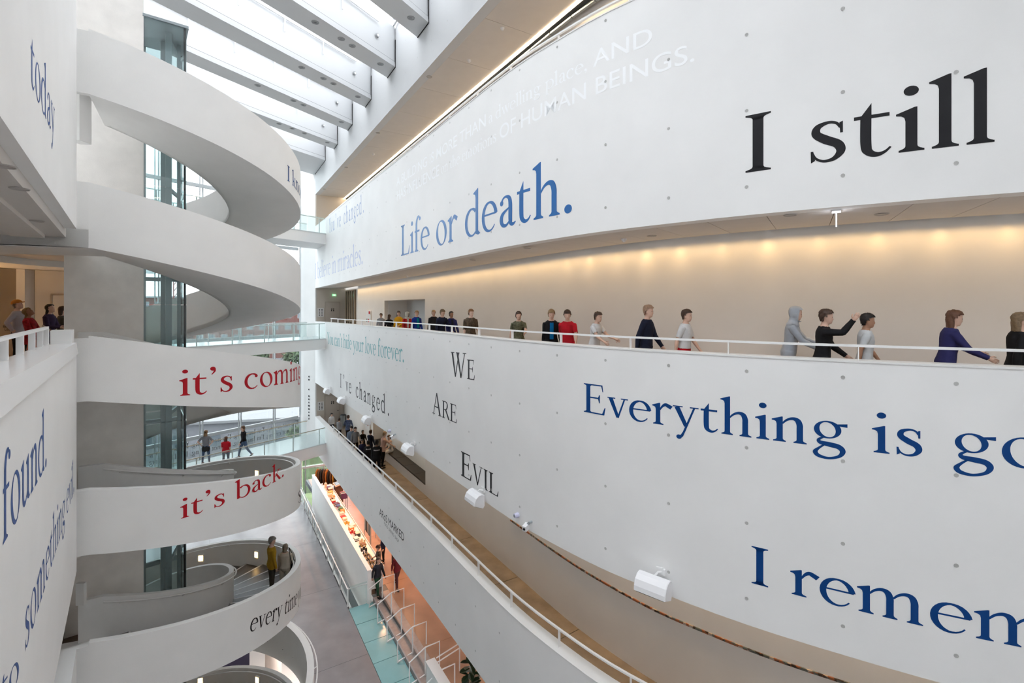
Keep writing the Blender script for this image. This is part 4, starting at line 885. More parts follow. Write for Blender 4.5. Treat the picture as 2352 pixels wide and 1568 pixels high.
# lines on the spiral stair, printed on the outer balustrade
def thcol(x):
    q = (x-1176)/FPX; A_ = q*q+1; Bc = -2*(q*SCX+SCY); Cc = SCX**2+SCY**2-SR**2; D = max(0, Bc*Bc-4*A_*Cc); d = (-Bc-math.sqrt(D))/(2*A_); return math.degrees(atan2(d-SCY, q*d-SCX)), d
def onS(th, z, l=0): return sp(th, SR+.003+l, z)
def stext(s, p0, p1, h, m, shear=0):
    pc, L = layout(s); t0, d0 = thcol(p0[0]); t1, d1 = thcol(p1[0]); (x, yt, yb), fr = h; d = thcol(x)[1]
    pc = [[(p[0]-25, p[1]) if len(p) == 2 else p for p in q] for q in pc]
    return lettering('lettering', pc, L-60, (t0, t1), (pz(p0[1], d0), pz(p1[1], d1)), (yb-yt)/FPX*d/fr, onS, m, stair, shear, maxw=2.0)
stext("it's coming", (414, 909), (689.3, 868), ((462, 853, 903), .56), VR)
stext("it's back.", (416, 1191), (652, 1093), ((541, 1100, 1145), .70), VR)
stext('I know', (660, 414), (691.5, 462), ((664, 379, 414), CH), VB)
stext('every time you', (573, 1452), (692, 1366), ((584, 1425, 1452), .44), VK, shear=.25)
stext('S', (684.5, 1158), (690.3, 1150), ((688, 1130, 1158), CH), VG)
# sans serif lines: shop name on the lower parapet, projected light painted as pale letters on the upper wall
def sanstext(s, p0, p1, hs, m, parent, bold=0, name='lettering', part=None):
    pc, L = sans(s, bold); (u0, z0), (u1, z1) = RW.uz(*p0), RW.uz(*p1); ems = []
    for (x, yt, yb) in hs: d = RW.at(RW.ucol(x))[1]; ems.append((yb-yt)/FPX*d/.70)
    return lettering(name, pc, L, (u0, u1), (z0, z1), ems if len(ems) > 1 else ems[0], onR, m, parent)
sanstext('ARoS MARKED', (871.5, 1182), (928, 1244), [(874, 1167, 1184)], VK, BM)
sanstext('FOOD  DRINKS  SHOP', (882, 1203), (916, 1247), [(884, 1199, 1206)], vinyl('mid_grey', (.25, .25, .26)), BM)
VW2 = mat('painted_projection_white', (.95, .965, .98), .6)
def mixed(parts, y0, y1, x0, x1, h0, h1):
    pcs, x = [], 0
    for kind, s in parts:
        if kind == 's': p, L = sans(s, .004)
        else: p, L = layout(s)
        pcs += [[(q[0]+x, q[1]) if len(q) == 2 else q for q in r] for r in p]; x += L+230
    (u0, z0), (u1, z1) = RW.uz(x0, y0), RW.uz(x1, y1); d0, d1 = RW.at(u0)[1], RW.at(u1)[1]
    lettering('painted_projection_line', pcs, x-230, (u0, u1), (z0, z1), (h0/FPX*d0/.7, h1/FPX*d1/.7), onR, VW2, B1)
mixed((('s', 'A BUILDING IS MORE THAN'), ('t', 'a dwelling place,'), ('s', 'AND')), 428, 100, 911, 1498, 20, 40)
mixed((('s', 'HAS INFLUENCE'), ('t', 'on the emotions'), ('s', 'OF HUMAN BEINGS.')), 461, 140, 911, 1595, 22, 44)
# mirrored lettering on the glazed facade (it faces outwards)
pc, L = layout("I'm not crying. I'm laughing. "*4)
for k, zz in enumerate((-6.80, -7.28)):
    p = [[(q[0]+(0 if k == 0 else 60), q[1]) if len(q) == 2 else q for q in r] for r in pc]
    lettering('window_lettering', p, L, (.24, .24+L*.00043), (zz, zz), .46, lambda t, z, l=0: (*FT(t, -.03-l), z), VK, fac)
# ================================================================ PEOPLE
def ddir(fl, ab, side): return Vector((side*sin(rad(ab)), sin(rad(fl))*cos(rad(ab)), -cos(rad(fl))*cos(rad(ab))))
SKIN = {k: mat('skin_'+k, c, .55, spec=.3) for k, c in (('fair', (.66, .43, .33)), ('pale', (.72, .52, .43)), ('tan', (.40, .22, .14)), ('dark', (.13, .065, .04)))}
EYEM, MOUTHM = flat('eye_dark', (.03, .02, .02), .3), flat('lip', (.35, .12, .10), .5)
TORSO = [(-.13, .085, .085, 0), (-.07, .150, .108, -.005), (.0, .168, .118, -.008), (.08, .152, .108, 0), (.17, .138, .098, .004), (.27, .150, .106, .006), (.37, .168, .115, .004), (.45, .176, .108, -.004), (.51, .150, .085, -.008), (.55, .09, .066, -.008), (.585, .056, .058, -.004), (.66, .052, .056, .006)]
HEAD = [(-.115, .030, .040, .038), (-.10, .046, .062, .026), (-.07, .060, .080, .016), (-.03, .069, .091, .008), (.01, .074, .097, .002), (.05, .075, .098, -.003), (.085, .068, .089, -.006), (.11, .050, .066, -.008), (.125, .02, .026, -.008)]
STAND = dict(lean=0, L=((4, 7), (12, 4)), R=((4, 7), (12, 4)), l=((3, 5), (0, 4)), r=((-2, 5), (-4, 4)))
WALK = dict(lean=3, L=((22, 7), (38, 2)), R=((-18, 8), (-2, 3)), l=((-18, 3), (-34, 3)), r=((22, 3), (8, 3)))
HIPS = dict(lean=-2, L=((-20, 42), (12, -38)), R=((-20, 42), (12, -38)), l=((0, 6), (0, 5)), r=((2, 6), (-2, 5)))
REACH = dict(lean=8, L=((48, 10), (78, 2)), R=((42, 8), (70, 4)), l=((6, 5), (0, 4)), r=((-6, 5), (-10, 4)))
READ = dict(lean=2, L=((20, 10), (82, -22)), R=((20, 10), (85, -22)), l=((3, 5), (0, 4)), r=((-2, 5), (-4, 4)))
RAISE = dict(lean=4, L=((30, 12), (55, 0)), R=((95, 30), (150, 12)), l=((-14, 4), (-26, 3)), r=((18, 4), (4, 3)))
SIT = dict(lean=8, L=((34, 12), (70, -20)), R=((34, 12), (66, -20)), l=((84, 10), (4, 4)), r=((84, 8), (-6, 4)))
LEANR = dict(lean=6, L=((40, 18), (62, 6)), R=((8, 10), (16, 4)), l=((3, 5), (0, 4)), r=((-2, 5), (-4, 4)))
UPRIGHT = dict(lean=-3, L=((26, 8), (92, 6)), R=((10, 8), (22, 4)), l=((3, 4), (0, 3)), r=((-2, 5), (-4, 4)))
def person(label, loc, face, H, pose, top, bottom, shoes=(.03, .03, .035), hair=(.05, .03, .02), skin='fair', style='short', sleeve=1.0, hem=-.10, legs='long', yaw=0, pitch=0, vox=.018, hood=None, hat=None, jacket=None, group=None, build=1.0, pattern=None):
    s = H/1.75; mb = MB(); bones = []
    Rl = Matrix.Rotation(-rad(pose['lean']), 3, 'X')
    T = lambda p: Rl @ Vector(p)
    def rings(lst, f, cx=None, R=None, n=16):
        out = []
        for z, a, b, y in lst:
            out.append([f(Vector((a*cos(2*pi*j/n), y+b*sin(2*pi*j/n), z))) for j in range(n)])
        return out
    bw = build
    mb.loft(rings([(z, a*(bw if z < .56 else 1), b*bw if z < .56 else b, y) for z, a, b, y in TORSO], lambda p: Rl @ p))
    HC = T((0, .012, .715)); HR = Rl @ Matrix.Rotation(rad(yaw), 3, 'Z') @ Matrix.Rotation(rad(pitch), 3, 'X')
    mb.loft(rings(HEAD, lambda p: HC+HR@p)); 
    mb.loft([[HC+HR@Vector((w*cos(2*pi*j/6), .088+d+w*.3*sin(2*pi*j/6)*0, z+w*sin(2*pi*j/6))) for j in range(6)] for w, d, z in ((.012, -.01, -.022), (.014, .018, -.028), (.004, .024, -.022))])
    for sx in (-1, 1): mb.ell(HC+HR@Vector((sx*.076, -.004, -.012)), .010, .02, .032, 6, 4, HR)
    bones.append((T((0, 0, .60)), T((0, .012, .85)), .075, 'head'))
    for sx in (-.08, 0, .08): bones.append((T((sx, 0, .06)), T((sx*.9, 0, .47)), .075*bw, 'torso'))
    bones.append((T((0, 0, .47)), T((0, 0, .55)), .06, 'torso'))
    bones.append((Vector((-.08, 0, -.03)), Vector((.08, 0, -.03)), .11*bw, 'pelvis'))
    fingers = MB(); low = 0
    for side, k in ((-1, 'L'), (1, 'R')):
        a0 = T((side*.168*bw, -.004, .462)); (f1, b1), (f2, b2) = pose[k]
        d1, d2 = Rl@ddir(f1, b1, side), Rl@ddir(f2, b2, side); el = a0+d1*.285; wr = el+d2*.245
        mb.tube([a0-d1*.02, a0+d1*.06, a0+d1*.16, el], [.052*bw, .052*bw, .044*bw, .038], 10); mb.tube([el-d2*.01, el+d2*.07, el+d2*.18, wr], [.038, .040, .030, .026], 10)
        bones.append((a0, el, .045*bw, 'uparm')); bones.append((el, wr, .034, 'forearm'))
        mid = wr+d2*.05; bones.append((wr+d2*.03, wr+d2*.11, .034, 'hand'))
        ax = d2.cross(Vector((side, .2, 0))).normalized(); pn = d2.cross(ax).normalized()
        mb.loft([[wr+d2*t+ax*(w*cos(2*pi*j/8))+pn*(h*sin(2*pi*j/8)) for j in range(8)] for t, w, h in ((-.01, .024, .022), (.03, .036, .02), (.07, .042, .018), (.095, .038, .013))])
        for q, (o, ln_) in enumerate(((-.030, .062), (-.010, .072), (.010, .068), (.029, .052))):
            p = wr+d2*.08+ax*o; c = (d2+pn*.35).normalized(); fingers.tube([p, p+d2*ln_*.5, p+d2*ln_*.5+c*ln_*.5], [.0095, .009, .0065], 5)
        p = wr+d2*.03-ax*.03; fingers.tube([p, p-ax*.025+d2*.025+pn*.01, p-ax*.03+d2*.06+pn*.02], [.012, .0105, .008], 5)
    for side, k in ((-1, 'l'), (1, 'r')):
        h0 = Vector((side*.088*bw, 0, -.02)); (f1, b1), (f2, b2) = pose[k]; d1, d2 = ddir(f1, b1, side), ddir(f2, b2, side)
        kn = h0+d1*.42; an = kn+d2*.40
        mb.tube([h0-d1*.03, h0+d1*.10, h0+d1*.25, kn], [.092*bw, .088*bw, .072*bw, .054], 12); mb.tube([kn-d2*.01, kn+d2*.12, kn+d2*.28, an], [.054, .054*bw, .040, .034], 12)
        bones.append((h0, kn, .07*bw, 'thigh')); bones.append((kn, an, .045, 'shin'))
        ff = Vector((side*.12, 1, 0)).normalized()
        if f2 < -15: ff = Vector((side*.1, .85, -.45)).normalized()
        up = Vector((0, 0, 1)); up = (up-ff*up.dot(ff)).normalized(); rt = ff.cross(up); ft = an-up*.045
        mb.loft([[ft+ff*t+rt*(w*cos(2*pi*j/10))+up*(hc+h*sin(2*pi*j/10)) for j in range(10)] for t, w, h, hc in ((-.075, .02, .025, .005), (-.055, .033, .045, .01), (0, .036, .05, .015), (.06, .042, .036, .0), (.13, .046, .026, -.008), (.17, .036, .02, -.012), (.185, .015, .01, -.014))])
        bones.append((ft-ff*.05, ft+ff*.16, .036, 'foot')); low = min(low, (ft-up*.042).z-(.0 if f2 > -15 else -.0))
    me = bpy.data.meshes.new('tmp'); me.from_pydata(mb.v, [], mb.f); bm = bmesh.new(); bm.from_mesh(me); bmesh.ops.recalc_face_normals(bm, faces=bm.faces); bm.to_mesh(me); bm.free()
    ob = bpy.data.objects.new('tmp', me); COL.objects.link(ob)
    md = ob.modifiers.new('r', 'REMESH'); md.mode = 'VOXEL'; md.voxel_size = vox; md.use_smooth_shade = True
    sm = ob.modifiers.new('s', 'SMOOTH'); sm.factor = .5; sm.iterations = 2
    me2 = bpy.data.meshes.new_from_object(ob.evaluated_get(bpy.context.evaluated_depsgraph_get())); bpy.data.objects.remove(ob); bpy.data.meshes.remove(me)
    nv = len(me2.vertices); V = np.empty(nv*3); me2.vertices.foreach_get('co', V); V = V.reshape(-1, 3)
    N = np.empty(nv*3); me2.vertices.foreach_get('normal', N); N = N.reshape(-1, 3)
    F = [tuple(p.vertices) for p in me2.polygons]; bpy.data.meshes.remove(me2)
    FC = np.array([V[list(f)].mean(0) for f in F])
    best = None
    for i, (a, b, r, k) in enumerate(bones):
        a, b = np.array(a), np.array(b); ab = b-a; t = np.clip(((FC-a)@ab)/max(1e-9, ab@ab), 0, 1); d = np.linalg.norm(FC-(a+t[:, None]*ab), axis=1)-r
        if best is None: best = d; lab = np.full(len(F), i); par = t.copy()
        else: m_ = d < best; best = np.where(m_, d, best); lab = np.where(m_, i, lab); par = np.where(m_, t, par)
    kinds = np.array([b[3] for b in bones])[lab]
    Rli = np.array(Rl.inverted()); TZl = (FC@Rli.T)[:, 2]                       # height in the torso frame
    zoff = -low
    def fin(vs): return [((x*s), (y*s), (z+zoff)*s) for x, y, z in vs]
    def sub(mask, off, name, m, jit=0, extra=None, solid=True):
        idx = np.where(mask)[0]
        if not len(idx): return None
        used = sorted({v for i in idx for v in F[i]}); mp = {v: j for j, v in enumerate(used)}
        P = V[used]+N[used]*(off+(np.random.RandomState(len(used)).rand(len(used), 1)*jit if jit else 0))
        q = MB(); q.add([tuple(p) for p in P], [tuple(mp[v] for v in F[i]) for i in idx])
        if extra: extra(q)
        q.v = fin(q.v); me = bpy.data.meshes.new(name); me.from_pydata(q.v, [], q.f); me.materials.append(m); me.polygons.foreach_set('use_smooth', [True]*len(me.polygons)); me.update()
        o = bpy.data.objects.new(name, me); COL.objects.link(o); o.parent = root; return o
    body = MB(); body.add([tuple(p) for p in V], F); nb_ = len(F); body.add(fingers.v, fingers.f); body.v = fin(body.v)
    bmsh = bpy.data.meshes.new('person'); bmsh.from_pydata(body.v, [], body.f); bmsh.materials.append(SKIN[skin]); bmsh.polygons.foreach_set('use_smooth', [True]*len(bmsh.polygons)); bmsh.update()
    root = bpy.data.objects.new('person', bmsh); COL.objects.link(root); root.location = loc; root.rotation_euler = (0, 0, rad(face)-pi/2)
    tag(root, label, 'person', group)
    mt = lambda c, nm: c if not isinstance(c, tuple) else mat('cloth_'+nm, c, .85, spec=.2, noise=(.5 if pattern and nm == 'top' else .06), nscale=(pattern or 8) if nm == 'top' else 8)
    istop = ((kinds == 'torso') | (kinds == 'pelvis') | (kinds == 'thigh')) & (TZl > hem) & (TZl < .545) & ~((kinds == 'thigh') & (TZl < hem))
    istop |= (kinds == 'uparm') & (par < (sleeve*2 if sleeve < .5 else 2)) | ((kinds == 'forearm') & (par < (sleeve-.5)*2.1 if sleeve > .5 else False))
    sub(istop, .016, 'jacket' if jacket else 'shirt', mt(top, 'top'))
    if jacket:                                                                   # an open front shows the shirt below
        front = (kinds == 'torso') & (np.abs(FC[:, 0]) < .05) & (TZl < .50) & ((FC@Rli.T)[:, 1] > .04); sub(front, .021, 'shirt', mt(jacket, 'inner'))
    isb = ((kinds == 'pelvis') | (kinds == 'thigh') | ((kinds == 'torso') & (TZl < .06))) | ((kinds == 'shin') & ((par < .97) if legs == 'long' else np.zeros(len(F), bool)))
    if legs == 'shorts': isb &= ~((kinds == 'thigh') & (par > .8))
    sub(isb, .009, 'trousers' if legs == 'long' else 'shorts', mt(bottom, 'bottom'))
    sub((kinds == 'foot'), .008, 'shoes', mt(shoes, 'shoes'))
    HL = (FC-np.array(HC))@np.array(HR)                                            # head frame
    ishead = (kinds == 'head')
    hm = mat('hair', hair, .6, noise=.25, nscale=40) if isinstance(hair, tuple) else hair
    cap_ = ishead & ((HL[:, 2] > .045+HL[:, 1]*.25) | ((HL[:, 1] < .008) & (HL[:, 2] > .002)) | ((HL[:, 1] < -.022) & (HL[:, 2] > -.068)) | ((HL[:, 1] < -.04) & (HL[:, 2] > -.08)))
    def drape(l, w):
        def f(q):
            rr = [(.04, .080, .075, -.035), (-.03, .086, .062, -.05), (-.10, w, .05, -.055), (-.10-l*.5, w*1.05, .045, -.058), (-.10-l, w*.8, .03, -.055), (-.12-l, w*.4, .012, -.05)]
            q.loft([[HC+HR@Vector((a*cos(2*pi*j/12), y+b*sin(2*pi*j/12), 0))+ (HR@Vector((0, 0, z)) if z > -.05 else Vector((0, 0, z))) for j in range(12)] for z, a, b, y in rr])
        return f
    if hood is not None:
        sub(ishead & ((HL[:, 1] < .045) | (HL[:, 2] > .075) | (HL[:, 2] < -.10)) | ((kinds == 'torso') & (TZl > .50)), .028, 'hood', mat('hood', hood, .9, noise=.05))
    elif hat is not None:
        c_, brim = hat; hmm = mat('hat', c_, .7)
        def br(q):
            zc = .045; R_ = .145 if brim == 'round' else .085
            q.loft([[HC+HR@Vector((R_*cos(2*pi*j/16)*k, (.0 if brim == 'round' else .085)+R_*sin(2*pi*j/16)*k*(1 if brim == 'round' else .8), zc+.012*k_)) for j in range(16)] for k, k_ in ((.3, 1), (1, 1), (1, 0), (.3, 0))])
        sub(ishead & (HL[:, 2] > .04), .020, 'hat', hmm, extra=br)
        if style != 'bald': sub(cap_ & (HL[:, 2] < .045), .010, 'hair', hm, .006)
    elif style == 'short': sub(cap_, .012, 'hair', hm, .014)
    elif style == 'long': sub(cap_, .014, 'hair', hm, .012, drape(.26, .095))
    elif style == 'bob': sub(cap_, .016, 'hair', hm, .012, drape(.05, .082))
    elif style == 'bun': sub(cap_, .012, 'hair', hm, .01, lambda q: q.ell(HC+HR@Vector((0, -.11, .07)), .045, .045, .042))
    q = MB(); 
    for sx in (-1, 1): q.ell(HC+HR@Vector((sx*.030, .086, .006)), .011, .007, .007, 8, 4, HR)
    q.v = fin(q.v); q.build('eyes', EYEM, root)
    q = MB(); q.ell(HC+HR@Vector((0, .088, -.062)), .021, .008, .006, 8, 4, HR); q.v = fin(q.v); q.build('mouth', MOUTHM, root)
    return root
def fac_cam(p, d=0): return math.degrees(atan2(-p[1], -p[0]))+d
def onG(col, off, z, top, cv=RW, sg=-.12):
    u = ucolo(cv, col, off); p = cv.at(u, off); zf = z+sag(u, sg); H = pz(top, p[1])-zf
    t = cv.tan(u); return (p[0], p[1], zf), max(1.3, min(1.9, H)), math.degrees(atan2(t[1], t[0]))
BLK, NAVY, WHT, GRY, JEAN = (.012, .012, .014), (.012, .016, .035), (.62, .62, .63), (.30, .31, .33), (.07, .11, .19)
BRN, BLD, DKH, GIN = (.06, .03, .018), (.30, .19, .09), (.015, .011, .01), (.22, .10, .04)
# middle gallery, far to near. f: 'c' faces the atrium, number = turned from the walking direction (0 = towards the near end)
GAL = [
 (875, 1.2, 720, 'c', 'boy in grey sweater with cropped brown hair, farthest along the middle gallery', STAND, GRY, BLK, dict(hair=BRN)),
 (894, 1.1, 723, 150, 'girl in black jacket with long brown hair turned away, beside the grey sweater boy', STAND, BLK, BLK, dict(hair=BRN, style='long')),
 (916, 1.1, 715, 'c', 'woman in mustard yellow sweater with long dark hair on the middle gallery', STAND, (.60, .30, .01), BLK, dict(hair=BRN, style='long', yaw=50)),
 (935, 1.0, 717, 'c', 'woman in pale headscarf and red jacket over a pale top on the middle gallery', STAND, (.42, .02, .02), BLK, dict(skin='dark', jacket=(.50, .44, .40), hood=(.50, .48, .42), yaw=60, hem=-.3)),
 (957, .95, 714, 'c', 'boy in bright blue jacket over teal shirt, blond, looking into the atrium', STAND, (.012, .04, .26), GRY, dict(hair=BLD, jacket=(.0, .22, .26), yaw=-15)),
 (996, 1.5, 713, 'c', 'boy with fluffy blond hair partly behind the navy hoodie boy', STAND, BLK, BLK, dict(hair=BLD, yaw=40)),
 (1013, .75, 711, 'c', 'boy in navy hoodie with curly hair leaning a hand on the middle rail', LEANR, NAVY, BLK, dict(hair=(.16, .10, .05), pitch=-14)),
 (1037, 1.25, 716, 'c', 'dark haired boy in navy and purple jacket on the middle gallery', STAND, (.02, .025, .11), BLK, dict(hair=DKH, skin='tan', jacket=NAVY)),
 (1080, .9, 711, 'c', 'woman in brown patterned blouse with short hair on the middle gallery', STAND, (.10, .075, .055), BLK, dict(hair=GIN, skin='pale', sleeve=.55, build=1.15, pattern=24)),
 (1191, 1.1, 714, 'c', 'boy in green camouflage shirt walking on the middle gallery', WALK, (.11, .11, .07), BLK, dict(hair=BRN, pattern=18, sleeve=.3, yaw=10)),
 (1266, 1.1, 709, -35, 'boy in bright blue shirt and open black jacket on the middle gallery', WALK, BLK, BLK, dict(hair=BLD, jacket=(.0, .13, .34))),
 (1304, 1.1, 710, -50, 'boy in red T-shirt and black trousers on the middle gallery', WALK, (.45, .01, .02), BLK, dict(hair=BRN, sleeve=.4)),
 (1365, 1.1, 717, 8, 'child in white shirt and black shorts stretching an arm forward on the middle gallery', REACH, WHT, BLK, dict(hair=BRN, sleeve=.3)),
 (1484, 1.1, 699, 5, 'fair haired man in navy sweatshirt walking on the middle gallery', WALK, NAVY, BLK, dict(hair=(.36, .22, .14))),
 (1572, 1.1, 709, 0, 'boy in white top and bright red shorts on the middle gallery', WALK, WHT, (.50, .005, .012), dict(hair=BRN, sleeve=.35, legs='shorts', hem=.05)),
 (1812, 1.4, 706, 0, 'person with the pale grey hood up on the middle gallery', REACH, (.38, .41, .46), (.30, .31, .33), dict(hood=(.42, .45, .50))),
 (1888, .75, 710, 0, 'person in black jacket raising one arm on the middle gallery', RAISE, BLK, BLK, dict(hair=BRN)),
 (1985, 1.0, 718, 0, 'boy in white top with black hair in front of the raised arm', WALK, (.58, .60, .62), NAVY, dict(hair=DKH, skin='tan', sleeve=.35)),
 (2172, 1.0, 714, 0, 'girl in purple navy top and jeans with brown hair, holding her hands out', REACH, (.03, .03, .11), JEAN, dict(hair=(.12, .05, .025), style='long')),
 (2335, .9, 716, 0, 'woman in black coat with long blond hair at the right end of the middle gallery', WALK, BLK, BLK, dict(hair=(.20, .13, .07), style='long', hem=-.3)),
]
rj = random.Random(21)
def vary(pose, kw, amt=1.0):
    J = lambda v, k: tuple((a+rj.uniform(-k, k)*amt, b+rj.uniform(-k*.3, k*.5)*amt) for a, b in v)
    p = dict(pose, L=J(pose['L'], 14), R=J(pose['R'], 14), lean=pose['lean']+rj.uniform(-3, 4)*amt); k = dict(kw); k['yaw'] = kw.get('yaw', 0)+rj.uniform(-28, 28)*amt; k['pitch'] = kw.get('pitch', 0)+rj.uniform(-12, 4)*amt
    if rj.random() < .35: p['L'] = ((p['L'][0][0]+18, 10), (p['L'][1][0]+60, -12))
    return p, k
for col, off, top, f, lab, pose, tp, bt, kw in GAL:
    loc, H, a = onG(col, off, F0, top)
    if pose in (STAND, LEANR) or col < 1320: pose, kw = vary(pose, kw)
    person(lab, loc, fac_cam(loc)+rj.uniform(-30, 30) if f == 'c' else a+f, H, pose, tp, bt, vox=.013 if col > 1150 else .018, **kw)
# lower gallery
LOW = [
 (762, .62, 949, 'c', 'person in white shirt and black hat where the lower bridge meets the gallery', STAND, WHT, NAVY, dict(hair=BRN, hat=((.01, .01, .01), 'round'), style='bob')),
 (779, .75, 972, 150, 'small child in grey hoodie behind the lower gallery rail', STAND, GRY, BLK, dict(hair=BRN)),
 (800, 1.1, 953, 180, 'man in blue checked shirt walking away at the far end of the lower gallery', WALK, (.08, .11, .20), BLK, dict(hair=BRN, pattern=20)),
 (806, .6, 979, 'c', 'dark haired person in pale blue top behind the grey dressed woman', STAND, (.20, .25, .33), BLK, dict(hair=DKH)),
 (816, .75, 981, 'c', 'woman in grey knitted top with brown hair on the lower gallery', STAND, (.22, .22, .23), BLK, dict(hair=BRN, style='bob')),
 (833, 1.2, 988, 'c', 'boy in black with black hair by the wall of the lower gallery', STAND, BLK, BLK, dict(hair=DKH, skin='tan')),
 (850, 1.25, 988, 120, 'tall boy in dark navy seen from behind on the lower gallery', STAND, NAVY, BLK, dict(hair=BRN)),
 (832, .6, 1009, 'c', 'boy in dark navy top at the lower rail, left of the FRANCE tracksuit', STAND, (.02, .02, .05), BLK, dict(hair=DKH, skin='tan')),
 (846, .6, 1012, 180, 'boy in black tracksuit with white FRANCE lettering on the back', STAND, BLK, BLK, dict(hair=DKH, skin='tan')),
 (865, .75, 1011, 180, 'boy in black jacket seen from behind, right of the FRANCE tracksuit', STAND, BLK, BLK, dict(hair=DKH, skin='dark')),
 (879, 1.45, 992, 100, 'person in peach pink shirt standing next to the seated boy', REACH, (.55, .34, .27), BLK, dict(hair=(.30, .20, .12), sleeve=.4)),
]
FRB = None
for col, off, top, f, lab, pose, tp, bt, kw in LOW:
    loc, H, a = onG(col, off, FM, top)
    if 'FRANCE' not in lab: pose, kw = vary(pose, kw)
    p = person(lab, loc, fac_cam(loc, 20) if f == 'c' else (fac_cam(loc)+180 if f == 180 and 'behind' in lab or 'FRANCE' in lab else a+f), H, pose, tp, bt, **kw)
    if 'FRANCE' in lab:
        pc, L = sans('FRANCE', .02); k_ = .27/L; HH = H/1.75
        mbq = MB()
        for q in pc: mbq.add([((x*k_-.135)*HH, (-.155+.05*((x*k_-.135)/.135)**2)*HH, 1.30*HH+y*k_) for x, y in q], [tuple(range(len(q)))])
        me = bpy.data.meshes.new('back_lettering'); me.from_pydata(mbq.v, [], mbq.f); me.materials.append(flat('print_white', (.8, .8, .8))); o = bpy.data.objects.new('back_lettering', me); COL.objects.link(o); o.parent = p
u = ucolo(RW, 895, 2.05); t_ = RW.tan(u); p_ = RW.at(u, 2.12)
person('boy in white T-shirt sitting on the niche bench in the lower gallery', (p_[0], p_[1], FM+.03), math.degrees(atan2(-t_[0], t_[1])), 1.72, SIT, (.60, .56, .52), (.42, .38, .32), hair=BRN, sleeve=.4, yaw=30)
# lower bridge
def onB(t, w, z=-7.0): v = BP+BD*t+BNv*w; return (v[0], v[1], z)
def tb(x, w):                                        # bridge run where column x is met at width w
    q = (x-1176)/FPX; o = BP+BNv*w; return (q*o[1]-o[0])/(BD[0]-q*BD[1])
for x, w, top, f, lab, pose, tp, bt, kw in (
  (473, 1.9, 980, 160, 'woman with hands on hips and black jacket tied round her waist on the lower bridge', HIPS, (.22, .22, .24), JEAN, dict(hair=(.20, .11, .05), style='long', sleeve=.4, hem=.05)),
  (519, .75, 1003, 160, 'woman in red shirt and jeans, brown hair, by the near rail of the lower bridge', STAND, (.50, .012, .025), (.05, .07, .11), dict(hair=(.10, .04, .02), style='long', sleeve=.45, build=1.15, pitch=-20)),
  (560, 1.3, 975, -70, 'woman in black top and wide jeans walking across the lower bridge', WALK, BLK, JEAN, dict(hair=(.14, .07, .035), style='long', hem=.02))):
    loc = onB(tb(x, w), w); H = max(1.5, min(1.82, pz(top, loc[1])+7.0)); person(lab, loc, fac_cam(loc)+f, H, pose, tp, bt, vox=.016, **kw)
    if 'hips' in lab:
        q = MB(); q.loft([[(a*cos(2*pi*j/16), b*sin(2*pi*j/16), z+.02*sin(3*j)) for j in range(16)] for z, a, b in ((1.0, .16, .12), (.97, .185, .14), (.80, .21, .17), (.70, .19, .16))], caps=False)
        jk = q.build('tied_jacket', flat('black_cloth', BLK), None, smooth=True); jk.parent = bpy.data.objects[[o.name for o in bpy.data.objects if o.get('label') == lab][0]]
# stair couple
def onStair(x, y_top, r, n):
    q = (x-1176)/FPX; A_ = q*q+1; Bc = -2*(q*SCX+SCY); Cc = SCX**2+SCY**2-r*r; D = math.sqrt(max(0, Bc*Bc-4*A_*Cc)); d = (-Bc+D)/(2*A_)
    th = math.degrees(atan2(d-SCY, q*d-SCX)); k = math.floor((th-FL0)/((FL1-FL0)/tread_n)); zt = stop(FL0+(FL1-FL0)*k/tread_n+2, n)-1.02; return (q*d, d, zt), pz(y_top, d)-zt, th
loc, H, th = onStair(624, 1232, 4.0, -2)
person('elderly man in mustard yellow jacket and dark trousers on the spiral stair', loc, th+15, max(1.66, min(1.85, H)), STAND, (.42, .25, .02), (.055, .05, .04), hair=(.22, .21, .20), vox=.014, yaw=-20, pitch=-12)
loc2, H2, th2 = onStair(655, 1256, 4.3, -2)
woman = person('woman in beige coat carrying a shoulder bag on the spiral stair', loc2, th2+72, max(1.56, min(1.72, H2)), STAND, (.52, .46, .37), (.48, .43, .35), hair=(.24, .20, .15), style='bob', hem=-.22, vox=.014, build=1.12)
bag = thing('shoulder_bag', 'small black shoulder bag on a strap at the side of the woman in beige', 'bag', (loc2[0], loc2[1], loc2[2]), rad(th2+72)-pi/2)
MB().box((.25, .02, .82), (.09, .26, .22)).build('bag_body', 'black', bag); MB().tube([(.25, .12, .93), (.2, .1, 1.2), (.12, .02, 1.45), (.19, -.1, 1.2), (.25, -.08, .93)], .012, 5).build('strap', 'black', bag)
# left gallery
for x, d, top, f, lab, pose, tp, bt, kw in (
  (42, 13.4, 690, 25, 'man in orange cap and pale shirt, hands on hips, in the left gallery', dict(HIPS, lean=-2), (.42, .40, .44), BLK, dict(hat=((.55, .20, .02), 'peak'), hair=(.2, .16, .12), pitch=12, hem=-.02, vox=.013)),
  (72, 13.1, 708, 20, 'woman in red patterned jacket looking up in the left gallery', dict(READ, lean=-6), (.30, .012, .02), BLK, dict(hair=(.26, .16, .06), style='bob', pitch=35, hem=-.2, pattern=14, skin='tan', vox=.013)),
  (112, 14.2, 700, 15, 'woman in purple top and jeans with dark hair looking up in the left gallery', READ, (.045, .03, .075), (.02, .03, .06), dict(hair=DKH, style='long', pitch=18, vox=.015)),
  (143, 14.8, 705, 60, 'person in dark grey, half hidden by the concrete lift wall', STAND, (.05, .055, .06), (.03, .03, .05), dict(hair=BRN, style='bob', vox=.018))):
    X = px(x, d); H = max(1.55, min(1.86, pz(top, d)-F0)); person(lab, (X, d, F0), f, H, pose, tp, bt, **kw)
X, d = px(80, 12.75), 12.75
